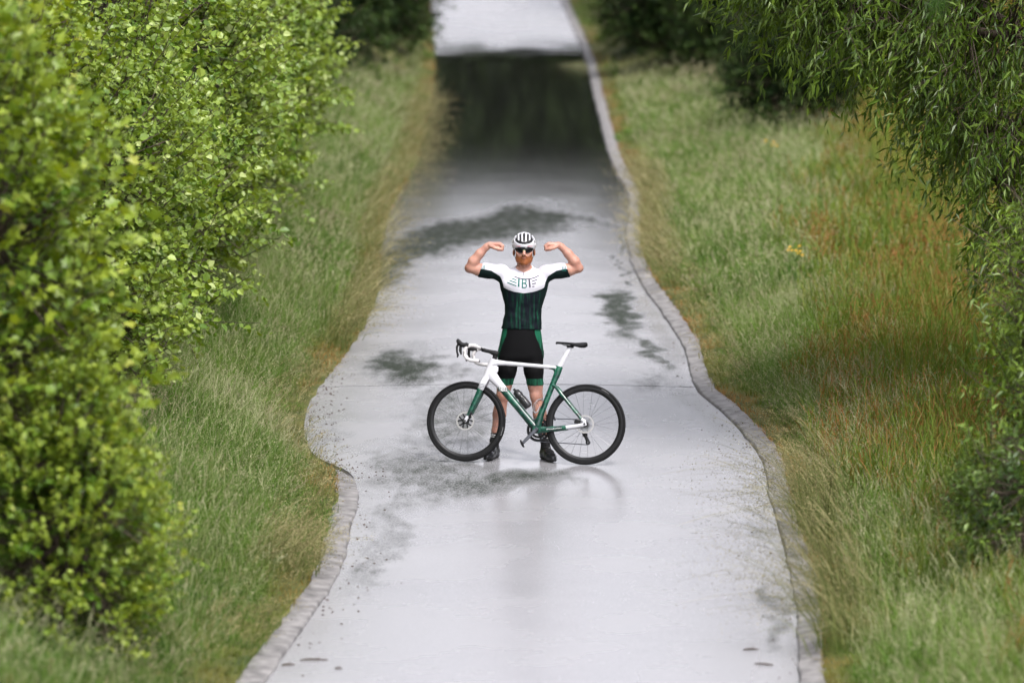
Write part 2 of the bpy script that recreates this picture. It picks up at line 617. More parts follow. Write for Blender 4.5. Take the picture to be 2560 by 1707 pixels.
# ------------------------------------------------------------------ long grass on the verges
def blades(name, root, height, lean, width, c0, c1, mat, seed=0, kind_label=None, head=None):
    """ribbons of four levels; lean (n,2) sideways reach as a share of the height"""
    n = len(root)
    t = np.array([0, 0.38, 0.72, 1.0]) if head is None else np.array([0, 0.66, 0.84, 1.0])
    w = np.array([0.8, 1.0, 0.7, 0.0]) if head is None else np.array([0.3, 0.25, 0.8, 0.0])
    lm = np.linalg.norm(lean, axis=1)
    up = np.sqrt(np.clip(1 - np.clip(lm, 0, 0.97)**2, 0.05, 1))
    P = np.zeros((n, 4, 3))
    for i, ti in enumerate(t):
        P[:, i, :2] = root[:, :2] + lean * (height * ti**1.9)[:, None]
        P[:, i, 2] = root[:, 2] + height * (ti * (1 - ti) * 0.9 + ti * ti * up * 0.92)
    r = np.random.default_rng(seed)
    a = r.uniform(0, 2 * np.pi, n)
    s = np.stack([np.cos(a), np.sin(a) * 0.6, r.uniform(-0.25, 0.25, n)], -1)
    V = np.zeros((n, 7, 3))
    for i in range(3):
        V[:, 2 * i] = P[:, i] - s * (width * w[i] * 0.5)[:, None]
        V[:, 2 * i + 1] = P[:, i] + s * (width * w[i] * 0.5)[:, None]
    V[:, 6] = P[:, 3]
    base = (np.arange(n) * 7)[:, None]
    Q = np.concatenate([base + [0, 1, 3, 2], base + [2, 3, 5, 4]])
    T = base + [4, 5, 6]
    C = np.zeros((n, 7, 3))
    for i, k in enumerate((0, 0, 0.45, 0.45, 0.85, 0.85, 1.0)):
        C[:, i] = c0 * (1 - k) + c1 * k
    return V.reshape(-1, 3), Q, T, C.reshape(-1, 3)


def spikelets(root, height, lean, n_each, size, col, r, zone=0.36, fan=0.05):
    """tiny scales about the top of each flowering stalk"""
    n = len(root)
    lm = np.linalg.norm(lean, axis=1)
    up = np.sqrt(np.clip(1 - np.clip(lm, 0, 0.97)**2, 0.05, 1))
    t = 1 - r.uniform(0, zone, (n, n_each))
    P = np.zeros((n, n_each, 3))
    P[..., :2] = root[:, None, :2] + lean[:, None, :] * (height[:, None] * t**1.9)[..., None]
    P[..., 2] = root[:, None, 2] + height[:, None] * (t * (1 - t) * 0.9 + t * t * up[:, None] * 0.92)
    P += r.normal(0, 1, P.shape) * (fan * (1.05 - t) + 0.006)[..., None] * (height / 0.4)[:, None, None]
    P = P.reshape(-1, 3)
    k = len(P)
    d = nrm(r.normal(0, 1, (k, 3)) + (0, 0, 0.5)) * (size * r.uniform(0.7, 1.4, k))[:, None]
    s = nrm(np.cross(d, r.normal(0, 1, (k, 3)))) * (size * 0.36)
    V = np.stack([P - s, P + s, P + d + s * 0.3, P + d - s * 0.3], 1)
    base = (np.arange(k) * 4)[:, None]
    C = np.repeat(np.repeat(col, n_each, 0) * r.uniform(0.75, 1.2, (k, 1)), 4, 0)
    return V.reshape(-1, 3), base + [0, 1, 2, 3], np.zeros((0, 3), int), C


def merge(parts):
    V, Q, T, C, k = [], [], [], [], 0
    for (v, q, t, c) in parts:
        V.append(v); Q.append(q + k); T.append(t + k); C.append(c)
        k += len(v)
    return np.concatenate(V), np.concatenate(Q), np.concatenate(T), np.concatenate(C)


def lerp(a, b, t):
    return np.asarray(a) * (1 - t)[:, None] + np.asarray(b) * t[:, None]


def edge_meadow(y):
    return np.interp(y, [28, 34, 41, 51, 67, 80], [4.0, 3.7, 3.25, 3.7, 4.9, 6.0])


def scatter(side, y0, y1, dens, wmax):
    a = (y1 - y0) * wmax
    n = int(a * dens)
    y = rng.uniform(y0, y1, n)
    d = rng.uniform(-0.02, wmax, n)
    x = np.where(side > 0, xr(y) + KW + d, xl(y) - kl(y) - d)
    return x, y, d


def verge(side, y0, y1, dens, wmax, wid):
    x, y, d = scatter(side, y0, y1, dens, wmax)
    # clumps
    cl = vnoise(x, y, 0.45, 51) * 0.6 + vnoise(x, y, 0.17, 52) * 0.4
    keep = rng.uniform(size=len(x)) < 0.35 + 0.9 * cl
    if side < 0:       # worn edge where the kerb is missing
        open_ = (y > 39.3) & (y < 45.5)
        keep &= ~(open_ & (d < 0.0 + 0.25 * vnoise(x, y, 0.6, 53)))
    if side > 0:
        keep &= x < edge_meadow(y) + (vnoise(x, y, 0.8, 54) - 0.5) * 1.5 + rng.normal(0, 0.25, len(x))
    x, y, d, cl = x[keep], y[keep], d[keep], cl[keep]
    n = len(x)
    root = np.stack([x, y, terrain(x, y) - 0.01], -1)
    tall = sstep(d, 0.05, 0.55)
    big = vnoise(x, y * 0.6, 1.1, 55)
    h = (0.085 + 0.17 * tall * (0.55 + 0.75 * big)) * rng.uniform(0.6, 1.25, n)
    if side < 0: h *= 1.08
    la = rng.uniform(0, 2 * np.pi, n)
    lm = rng.uniform(0.2, 1.05, n)
    lean = np.stack([np.cos(la) * lm, np.sin(la) * lm], -1)
    lean[:, 0] += -side * (0.34 + 0.2 * (1 - tall)) + 0.02
    # colours
    g = vnoise(x, y * 0.5, 0.8, 56) * 0.6 + vnoise(x, y, 0.25, 57) * 0.4
    lush = lerp((0.034, 0.100, 0.008), (0.105, 0.200, 0.024), np.clip(g * 1.3 - 0.15 + rng.normal(0, 0.15, n), 0, 1))
    pale = lerp((0.14, 0.19, 0.05), (0.25, 0.26, 0.11), rng.uniform(size=n))
    ptop = np.clip(0.26 + 0.5 * (vnoise(x, y, 0.9, 58) - 0.4) + rng.normal(0, 0.25, n), 0, 1)
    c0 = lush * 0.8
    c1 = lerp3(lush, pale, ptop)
    dry = (1 - sstep(d + (vnoise(x, y, 0.35, 59) - 0.5) * 0.35, 0.06, 0.30)) * sstep(vnoise(x, y, 1.6, 60), 0.15, 0.5)
    brown = lerp((0.19, 0.095, 0.03), (0.34, 0.20, 0.075), rng.uniform(size=n))
    c0 = lerp3(c0, brown, dry)
    c1 = lerp3(c1, brown, dry)
    h = h * (1 - 0.35 * dry)
    wv = wid * rng.uniform(0.6, 1.3, n)
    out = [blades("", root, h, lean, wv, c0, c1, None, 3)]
    # seed heads on thin stalks
    m = (rng.uniform(size=n) < 0.34) & (tall > 0.3) & (dry < 0.4)
    k = int(m.sum())
    hs = h[m] * rng.uniform(1.2, 1.9, k)
    ls = lean[m] * 0.55
    straw = lerp((0.22, 0.24, 0.11), (0.40, 0.38, 0.24), rng.uniform(size=k))
    purple = np.array((0.27, 0.20, 0.15))
    straw = lerp3(straw, np.broadcast_to(purple, straw.shape), sstep(vnoise(x[m], y[m], 0.7, 61), 0.5, 0.85) * 0.6)
    out.append(blades("", root[m], hs, ls, wv[m] * 0.8, lush[m] * 1.1, straw, None, 5, head=1))
    q = rng.uniform(size=k) < 0.75
    out.append(spikelets(root[m][q], hs[q], ls[q], 4, wid * 1.45, straw[q], rng))
    return out


def lerp3(a, b, t):
    return a * (1 - t)[:, None] + b * t[:, None]


def grass_object(name, label, parts):
    V, Q, T, C = merge(parts)
    o = link(name, np_mesh(name, V, [Q, T], M_grass, col=C))
    return tag(o, label, "grass", kind="stuff")


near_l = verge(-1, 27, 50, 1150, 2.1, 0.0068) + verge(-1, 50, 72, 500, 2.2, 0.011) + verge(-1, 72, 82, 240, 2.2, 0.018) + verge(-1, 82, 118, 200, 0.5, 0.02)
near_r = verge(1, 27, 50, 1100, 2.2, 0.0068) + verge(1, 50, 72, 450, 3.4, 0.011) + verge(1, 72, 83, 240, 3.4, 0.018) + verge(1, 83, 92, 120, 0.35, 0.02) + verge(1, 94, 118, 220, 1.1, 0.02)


def overhang(side, y0, y1, n, reach, lo=0.25, dmax=0.45, pale=1.0):
    """long flowering stalks that droop out over the kerb, in clumps"""
    y = rng.uniform(y0, y1, n * 2)
    y = y[vnoise(y, y * 0, 0.45, 65 + side) + rng.normal(0, 0.08, len(y)) > 0.46]
    n = len(y)
    d = rng.uniform(0.0, dmax, n)
    x = np.where(side > 0, xr(y) + KW + d, xl(y) - kl(y) - d)
    root = np.stack([x, y, terrain(x, y)], -1)
    h = rng.uniform(0.35, 0.85, n) * reach
    lean = np.stack([-side * rng.uniform(lo, 0.97, n), rng.normal(0, 0.3, n)], -1)
    c0 = lerp((0.045, 0.080, 0.014), (0.11, 0.135, 0.035), rng.uniform(size=n))
    c1 = lerp((0.065, 0.058, 0.025), (0.24, 0.21, 0.11), rng.uniform(size=n)**1.3)  # stalk colour darkened as if backlit over the bright road; pale lifts it
    c0, c1 = c0 * (1 + 0.15 * pale), c1 * (1 + 0.75 * pale)
    w = 0.008 * max(1.0, (y0 + y1) / 90)
    return [blades("", root, h, lean, np.full(n, w), c0, c1, None, 8, head=1), spikelets(root, h, lean, 16, w * 1.15, c1, rng, 0.5, 0.045),
            blades("", root + rng.normal(0, 0.05, (n, 3)) * (1, 1, 0), h * 0.5, lean * rng.uniform(0.1, 1.0, (n, 1)) + rng.normal(0, 0.25, (n, 2)), np.full(n, w), c0, lerp3(c0, c1, rng.uniform(size=n)), None, 10)]


near_r += overhang(1, 30.9, 36.9, 420, 1.25) + overhang(1, 31.2, 36.4, 300, 1.7, 0.55, 0.3, 0.0) + overhang(1, 36.8, 38.4, 60, 0.8)
near_l += overhang(-1, 47, 54, 420, 1.1, 0.4, 0.3) + overhang(-1, 33.6, 34.6, 130, 0.8) + overhang(-1, 55, 78, 420, 1.1, 0.3, 0.35)
near_r += overhang(1, 52, 66, 700, 0.85)
near_l += overhang(-1, 70, 80, 100, 1.0)
near_r += overhang(1, 37.2, 52, 420, 0.42)
near_l += overhang(-1, 30.5, 47, 520, 0.42)
grass_object("verge_grass", "long seeding grass on the bank left of the wet lane", near_l)
grass_object("verge_grass", "long seeding grass on the verge right of the wet lane", near_r)


# ---- sorrel meadow beyond the right verge
def meadow(y0, y1, dens, wid, wmax):
    n = int((y1 - y0) * wmax * dens)
    y = rng.uniform(y0, y1, n)
    x = edge_meadow(y) - 0.6 + (vnoise(y, y * 0, 1.3, 75) - 0.5) * 0.9 + rng.uniform(0, wmax, n)
    keep = rng.uniform(size=n) < 0.45 + 0.7 * vnoise(x, y, 0.4, 71)
    x, y = x[keep], y[keep]
    n = len(x)
    root = np.stack([x, y, terrain(x, y)], -1)
    h = rng.uniform(0.16, 0.42, n) * (0.7 + 0.5 * vnoise(x, y, 0.9, 72))
    la = rng.uniform(0, 2 * np.pi, n)
    lm = rng.uniform(0.1, 0.6, n)
    lean = np.stack([np.cos(la) * lm, np.sin(la) * lm], -1)
    green = lerp((0.055, 0.105, 0.014), (0.145, 0.185, 0.03), rng.uniform(size=n))
    red = lerp((0.17, 0.070, 0.026), (0.28, 0.125, 0.045), rng.uniform(size=n))
    straw = lerp((0.24, 0.22, 0.07), (0.34, 0.28, 0.13), rng.uniform(size=n))
    z = np.clip(vnoise(x, y * 0.5, 0.7, 73) * 1.5 - 0.36 + rng.normal(0, 0.2, n), 0, 1)
    q = rng.uniform(size=n)
    tip = np.where((q < 0.06 + 0.5 * z)[:, None], red, np.where((q < 0.93)[:, None], green, straw))
    a = blades("", root, h, lean, np.full(n, wid), green, lerp3(green, tip, np.full(n, 0.8)), None, 11)
    m = rng.uniform(size=n) < 0.4
    bq = blades("", root[m], h[m] * 1.3, lean[m] * 0.7, np.full(m.sum(), wid * 0.9), green[m], tip[m], None, 12, head=1)
    return [a, bq, spikelets(root[m], h[m] * 1.3, lean[m] * 0.7, 4, wid * 1.25, tip[m], rng, 0.5, 0.05)]


V, Q, T, C = merge(meadow(29, 50, 420, 0.011, 2.4) + meadow(50, 76, 190, 0.017, 4.3) + meadow(76, 112, 40, 0.04, 7))
tag(link("sorrel_meadow", np_mesh("sorrel_meadow", V, [Q, T], M_grass, col=C)),
    "reddish sorrel and yellow-green weeds beyond the right verge", "meadow", kind="stuff")

# ------------------------------------------------------------------ leaves, shrubs, trees
TPL = {
    "round": (np.array([(0, 0, 0), (0.28, 0.46, 0.10), (0.68, 0.40, 0.08), (1.0, 0, -0.10), (0.68, -0.40, 0.08), (0.28, -0.46, 0.10)]),
              [(0, 3, 2, 1), (0, 5, 4, 3)]),
    "narrow": (np.array([(0, 0, 0), (0.35, 0.5, 0.05), (1.0, 0, -0.16), (0.35, -0.5, 0.05)]), [(0, 2, 1), (0, 3, 2)]),
    "oval": (np.array([(0, 0, 0), (0.4, 0.42, 0.07), (1.0, 0, -0.12), (0.4, -0.42, 0.07)]), [(0, 2, 1), (0, 3, 2)]),
    "lobed": (np.array([(0.35, 0, -0.04), (0, 0, 0), (0.05, 0.42, 0.05), (0.32, 0.27, 0.03), (0.55, 0.55, 0.07), (0.66, 0.2, 0.02), (1.0, 0, -0.08),
                        (0.66, -0.2, 0.02), (0.55, -0.55, 0.07), (0.32, -0.27, 0.03), (0.05, -0.42, 0.05)]),
              [(0, 2, 1), (0, 3, 2), (0, 4, 3), (0, 5, 4), (0, 6, 5), (0, 7, 6), (0, 8, 7), (0, 9, 8), (0, 10, 9), (0, 1, 10)]),
}


def leaf_arrays(P, D, Nn, L, W, tpl, col):
    tv, tf = TPL[tpl]
    d = nrm(D)
    s = nrm(np.cross(Nn, d))
    n_ = np.cross(d, s)
    k = len(tv)
    V = (P[:, None, :] + d[:, None, :] * (tv[None, :, 0, None] * L[:, None, None])
         + s[:, None, :] * (tv[None, :, 1, None] * W[:, None, None]) + n_[:, None, :] * (tv[None, :, 2, None] * L[:, None, None]))
    base = (np.arange(len(P)) * k)[:, None]
    F = np.concatenate([base + np.array(f) for f in tf])
    return V.reshape(-1, 3), F, np.repeat(col, k, axis=0)


def twig_arrays(A, B, r0, r1):
    """three-sided twigs from A to B"""
    d = nrm(B - A)
    a = nrm(np.cross(d, np.array((0.31, 0.2, 0.9))))
    b_ = np.cross(d, a)
    V = np.zeros((len(A), 6, 3))
    for i, an in enumerate((0, 2.094, 4.189)):
        o = a * math.cos(an) + b_ * math.sin(an)
        V[:, i] = A + o * r0[:, None]
        V[:, i + 3] = B + o * r1[:, None]
    base = (np.arange(len(A)) * 6)[:, None]
    F = np.concatenate([base + [0, 1, 4, 3], base + [1, 2, 5, 4], base + [2, 0, 3, 5]])
    return V.reshape(-1, 3), F


def crown_points(r, n, rad, low=-0.92):
    z = r.uniform(low, 1, n)
    a = r.uniform(0, 2 * np.pi, n)
    q = np.sqrt(1 - z * z)
    u = np.stack([q * np.cos(a), q * np.sin(a), z], -1)
    ph = r.uniform(0, 6.28, 8)
    lump = 1 + 0.13 * np.sin(3 * a + ph[0] + 2.2 * z) + 0.11 * np.sin(5 * a + ph[1] - 4 * z) + 0.10 * np.sin(7 * z + ph[2] + 2 * a) + 0.06 * np.sin(11 * a + ph[3] + 9 * z)
    fat = np.where(z < 0, 1 / np.sqrt(1 - 0.82 * z * z), 1.0)      # full to the foot, rounded on top
    w = u * np.stack([fat, fat, np.ones(n)], -1)
    return u, w * np.asarray(rad) * lump[:, None]


def shoots_to_leaves(r, S, D, Ln, nl, leafL, aspect, tpl, ca, cb, up=0.8, droop=0.15, tipcol=None, spread=0.9, tipshare=0.03):
    """leaves set alternately along each shoot"""
    n = len(S)
    t = np.linspace(0.12, 1.0, nl)[None, :] + r.uniform(-0.03, 0.03, (n, nl))
    P = S[:, None, :] + D[:, None, :] * (t * Ln[:, None])[..., None]
    P[..., 2] -= droop * (t ** 2) * Ln[:, None]
    P = P.reshape(-1, 3)
    dd = np.repeat(D, nl, axis=0)
    a = (np.arange(nl)[None, :] * 2.4 + r.uniform(0, 6.28, (n, 1))).reshape(-1) + r.normal(0, 0.4, n * nl)
    x = nrm(np.cross(dd, np.array((0.2, 0.1, 1.0))))
    y = np.cross(dd, x)
    out = x * np.cos(a)[:, None] + y * np.sin(a)[:, None]
    ld = nrm(dd * 0.55 + out * spread + r.normal(0, 0.25, P.shape) + np.array((0, 0, -droop)))
    Nn = nrm(np.array((0, 0, up)) + out * 0.25 + r.normal(0, 0.42, P.shape))
    sz = leafL * r.uniform(0.6, 1.2, len(P)) * (1 - 0.35 * (t.reshape(-1) > 0.93))
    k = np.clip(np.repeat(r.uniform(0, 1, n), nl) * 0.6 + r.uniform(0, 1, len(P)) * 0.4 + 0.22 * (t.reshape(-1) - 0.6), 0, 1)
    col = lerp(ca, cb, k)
    if tipcol is not None:
        m = (r.uniform(size=len(P)) < tipshare)
        col[m] = tipcol
    return leaf_arrays(P, ld, Nn, sz, sz * aspect, tpl, col)


def join_leaves(parts):
    V, F, C, k = [], [], [], 0
    for v, f, c in parts:
        V.append(v); F.append(f + k); C.append(c); k += len(v)
    return np.concatenate(V), np.concatenate(F), np.concatenate(C)


def make_plant(seed, rad, h, base_h, nshoot, nl, leafL, aspect, tpl, ca, cb, mat, inner=0.3, wind=(0.25, 0, 0.0), slen=(0.3, 0.7), droop=0.15, upw=0.75, tipcol=None, tipshare=0.03, stems=6, stem_r=0.035):
    """crown of leafy shoots about (0,0,base_h + half); returns (foliage mesh, wood mesh)"""
    r = np.random.default_rng(seed)
    c = np.array((0, 0, (h + base_h) / 2))
    rz = (h - base_h) / 2
    rad3 = (rad[0], rad[1], rz)
    u, p = crown_points(r, nshoot, rad3)
    dep = r.uniform(0.74, 0.97, nshoot)
    S = c + p * dep[:, None]
    S[:, 2] = np.maximum(S[:, 2], 0.12)
    D = nrm(u * 0.7 + np.array((0, 0, upw)) + np.array(wind) + r.normal(0, 0.3, (nshoot, 3)))
    Ln = r.uniform(*slen, nshoot)
    parts = [shoots_to_leaves(r, S, D, Ln, nl, leafL, aspect, tpl, ca, cb, droop=droop, tipcol=tipcol, tipshare=tipshare)]
    ni = int(nshoot * inner)
    u2, p2 = crown_points(r, ni, rad3)
    S2 = c + p2 * r.uniform(0.35, 0.72, ni)[:, None]
    S2[:, 2] = np.maximum(S2[:, 2], 0.1)
    D2 = nrm(u2 + np.array((0, 0, 0.4)) + r.normal(0, 0.5, (ni, 3)))
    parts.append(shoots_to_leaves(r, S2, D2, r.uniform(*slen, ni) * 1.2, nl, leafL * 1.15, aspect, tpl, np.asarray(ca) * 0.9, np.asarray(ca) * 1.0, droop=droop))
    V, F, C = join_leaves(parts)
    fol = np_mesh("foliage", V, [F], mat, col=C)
    # wood: stems from the foot, forking to the shoots
    E = S + D * (Ln * 0.9)[:, None]
    tips = np.stack([c + crown_points(r, stems, rad3, 0.0)[1][i] * 0.55 for i in range(stems)])
    foot = np.stack([r.normal(0, 0.12, stems), r.normal(0, 0.12, stems), np.full(stems, -0.1)], -1)
    mid = foot * 0.4 + tips * 0.6 + r.normal(0, 0.08, (stems, 3))
    A = [foot, mid, S]
    B = [mid, tips, E]
    r0 = [np.full(stems, stem_r), np.full(stems, stem_r * 0.7), np.full(nshoot, 0.006)]
    r1 = [np.full(stems, stem_r * 0.7), np.full(stems, stem_r * 0.4), np.full(nshoot, 0.0025)]
    # limbs joining stems to shoot starts
    near = np.argmin(np.linalg.norm(S[:, None, :] - np.concatenate([tips, mid])[None], axis=2), axis=1)
    hub = np.concatenate([tips, mid])[near]
    sel = r.uniform(size=nshoot) < 0.6
    A.append(hub[sel]); B.append(S[sel])
    r0.append(np.full(sel.sum(), 0.013)); r1.append(np.full(sel.sum(), 0.006))
    Vw, Fw = twig_arrays(np.concatenate(A), np.concatenate(B), np.concatenate(r0), np.concatenate(r1))
    wood = np_mesh("branches", Vw, [Fw], M_bark)
    TIPS[fol.name] = (E, D, u, leafL, aspect, tpl, ca, cb)
    return fol, wood


TIPS, LEAF = {}, {}


def single_leaves(o, fol, count, seed):
    """the largest leaves at the outside facing the lane: each a part of its own"""
    E, D, u, leafL, aspect, tpl, ca, cb = TIPS[fol.name]
    key = fol.name
    if key not in LEAF:
        LEAF[key] = []
        for q in (0.35, 0.7, 1.0):
            v, f, c = leaf_arrays(np.zeros((1, 3)), np.array([(1.0, 0, 0)]), np.array([(0, 0, 1.0)]), np.array([1.0]), np.array([aspect]), tpl, lerp(ca, cb, np.array([q])) * 1.08)
            LEAF[key].append(np_mesh("leaf", v, [f], M_leaf, col=c))
    r = random.Random(seed)
    rz = o.rotation_euler[2]
    wd = np.stack([u[:, 0] * math.cos(rz) - u[:, 1] * math.sin(rz), u[:, 0] * math.sin(rz) + u[:, 1] * math.cos(rz), u[:, 2]], -1)
    score = -wd[:, 1] * 0.8 + (wd[:, 0] * 0.5 if o.location[0] < 0 else -wd[:, 0] * 0.5)
    pick = np.argsort(-score)[: count * 3]
    pick = r.sample(list(pick), count)
    for i in pick:
        c = link("leaf", r.choice(LEAF[key]), o)
        c.location = Vector(E[i]) + Vector((r.uniform(-.04, .04), r.uniform(-.04, .04), r.uniform(-.02, .04)))
        k = leafL * r.uniform(1.05, 1.35)
        c.scale = (k, k, k)
        d = Vector(D[i]) + Vector((r.gauss(0, .5), r.gauss(0, .5), r.gauss(-.3, .4)))
        c.rotation_euler = (r.gauss(0, 0.5), math.atan2(-d.z, math.hypot(d.x, d.y)), math.atan2(d.y, d.x))


def place(name, proto, xy, label, cat, group=None, rz=0.0, s=1.0, sz=None, parts=("branches", "foliage"), sink=0.05):
    fol, wood = proto
    o = empty(name, (xy[0], xy[1], float(terrain(xy[0], xy[1])) - sink), (0, 0, rz))
    o.scale = (s, s, sz or s)
    link(parts[1], fol, o)
    link(parts[0], wood, o)
    return tag(o, label, cat, group)


ASP_A, ASP_B = (0.085, 0.162, 0.014), (0.28, 0.365, 0.068)
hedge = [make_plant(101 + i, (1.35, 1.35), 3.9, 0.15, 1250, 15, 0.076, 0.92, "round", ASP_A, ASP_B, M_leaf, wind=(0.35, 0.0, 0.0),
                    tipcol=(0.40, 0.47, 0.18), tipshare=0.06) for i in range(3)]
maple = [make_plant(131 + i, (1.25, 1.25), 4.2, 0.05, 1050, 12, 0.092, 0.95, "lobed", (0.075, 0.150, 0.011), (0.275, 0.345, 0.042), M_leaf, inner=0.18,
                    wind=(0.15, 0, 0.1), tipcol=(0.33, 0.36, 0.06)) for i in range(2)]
dark = [make_plant(151 + i, (1.6, 1.6), 3.6, 0.0, 900, 10, 0.12, 0.75, "oval", (0.010, 0.026, 0.005), (0.038, 0.068, 0.011), M_leaf_dark, inner=1.0)  # near-black leaf colour takes the place of shade under the trees
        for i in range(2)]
tall = [make_plant(161 + i, (2.6, 2.6), 7.5, 1.15, 1100, 10, 0.17, 0.7, "oval", (0.016, 0.036, 0.007), (0.045, 0.08, 0.014), M_leaf_dark, inner=1.0,
                   stems=4, stem_r=0.11) for i in range(1)]

g_h = "round-leaved shrubs of the left hedge"
ordn = ["nearest", "second nearest", "third nearest", "fourth nearest", "fifth nearest", "sixth nearest", "seventh nearest", "eighth nearest", "farthest"]
front = [(-3.95, 37.9, 0.82), (-4.1, 40.2, 0.98), (-4.2, 42.6, 1.0), (-4.05, 45.0, 1.02), (-4.0, 47.7, 1.04), (-3.95, 50.6, 1.05), (-3.9, 53.6, 1.04), (-4.05, 57.0, 1.1), (-4.4, 61.0, 1.15)]
for i, (x, y, s) in enumerate(front):
    place("hedge_shrub", hedge[i % 3], (x, y), f"light green round-leaved shrub, {ordn[i]} in the roadside row of the left hedge", "shrub", g_h, rz=i * 1.9, s=s)
back = [(-6.4, 41.5, 1.15), (-6.5, 45.5, 1.2), (-6.5, 49.5, 1.2), (-6.4, 53.5, 1.25), (-6.5, 58, 1.3), (-7, 63, 1.35)]
for i, (x, y, s) in enumerate(back):
    place("hedge_shrub", hedge[(i + 1) % 3], (x, y), f"taller round-leaved shrub, {ordn[i] if i < 5 else 'farthest'} in the field-side row of the left hedge", "shrub", g_h, rz=i * 2.3 + 1, s=s)
place("field_maple", maple[0], (-4.05, 30.4), "yellow-green maple shrub at the lower left corner, nearest of all", "shrub", "maple shrubs at the near left", rz=0.4, s=0.98)
place("field_maple", maple[1], (-2.98, 29.7), "low yellow-green maple shrub cut off by the bottom left edge", "shrub", "maple shrubs at the near left", rz=5.1, s=0.47, sink=0.3)
place("field_maple", maple[0], (-2.86, 30.45), "knee-high maple shoots at the foot of the bottom left shrubs", "shrub", "maple shrubs at the near left", rz=1.1, s=0.36, sink=0.3)
place("field_maple", maple[1], (-4.5, 33.6), "yellow-green maple shrub behind the one at the lower left corner", "shrub", "maple shrubs at the near left", rz=2.0, s=1.02)
place("field_maple", maple[0], (-4.6, 37.0), "yellow-green maple shrub standing where the round-leaved left hedge begins", "shrub", "maple shrubs at the near left", rz=3.7, s=0.95)

# growth down the lane; the shrubs carry shade in their leaf colour
g_d = "shade-darkened shrubs down the lane"
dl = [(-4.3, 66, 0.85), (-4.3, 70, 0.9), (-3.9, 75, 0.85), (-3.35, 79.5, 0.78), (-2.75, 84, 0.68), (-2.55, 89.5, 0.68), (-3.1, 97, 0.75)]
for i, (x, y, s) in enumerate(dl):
    place("shade_dark_shrub", dark[i % 2], (x, y), f"shrub left of the lane with shade in its leaf colour, {ordn[i] if i < 6 else 'farthest'} beyond the light hedge", "shrub", g_d, rz=i * 1.3, s=s)
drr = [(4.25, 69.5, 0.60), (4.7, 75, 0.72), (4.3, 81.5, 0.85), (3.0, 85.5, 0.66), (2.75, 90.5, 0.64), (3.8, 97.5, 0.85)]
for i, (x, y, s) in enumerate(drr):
    place("shade_dark_shrub", dark[(i + 1) % 2], (x, y), f"shrub right of the lane with shade in its leaf colour, {ordn[i] if i < 5 else 'farthest'} above the verge", "shrub", g_d, rz=i * 2.1, s=s)
g_t = "trees over the dip of the lane"
for i, (x, y, s, lb) in enumerate([(-4.2, 85, 1.0, "shading tree left of the dip, nearer of the two"), (-4.2, 93, 1.0, "shading tree left of the dip, farther of the two"),
                                   (4.3, 89, 1.0, "shading tree right of the dip, nearer of the two"), (5.2, 99, 1.05, "shading tree right of the dip, farther of the two")]):
    place("roadside_tree", tall[0], (x, y), "dark leafy " + lb, "tree", g_t, rz=i * 1.7, s=s, parts=("trunk", "crown"))


# ---- the wood beyond the rise, mirrored in the water of the dip
far_tree = make_plant(171, (5.2, 5.2), 13.5, 1.0, 900, 8, 0.8, 0.7, "oval", (0.012, 0.022, 0.007), (0.03, 0.05, 0.012), M_leaf_dark, inner=1.0, slen=(0.8, 1.8), stems=5, stem_r=0.25)
NTH = ["first", "second", "third", "fourth", "fifth", "sixth", "seventh", "eighth", "ninth", "tenth", "eleventh"]
for i in range(11):
    x = -46 + i * 8.2 - 9
    y = 232 + (i * 37 % 11)
    place("distant_tree", far_tree, (x, y), f"dark tree of the wood beyond the rise, {NTH[i]} from the left", "tree", "wood beyond the rise", rz=i * 1.1, s=1.02 + 0.055 * (i * 7 % 5), parts=("trunk", "crown"))


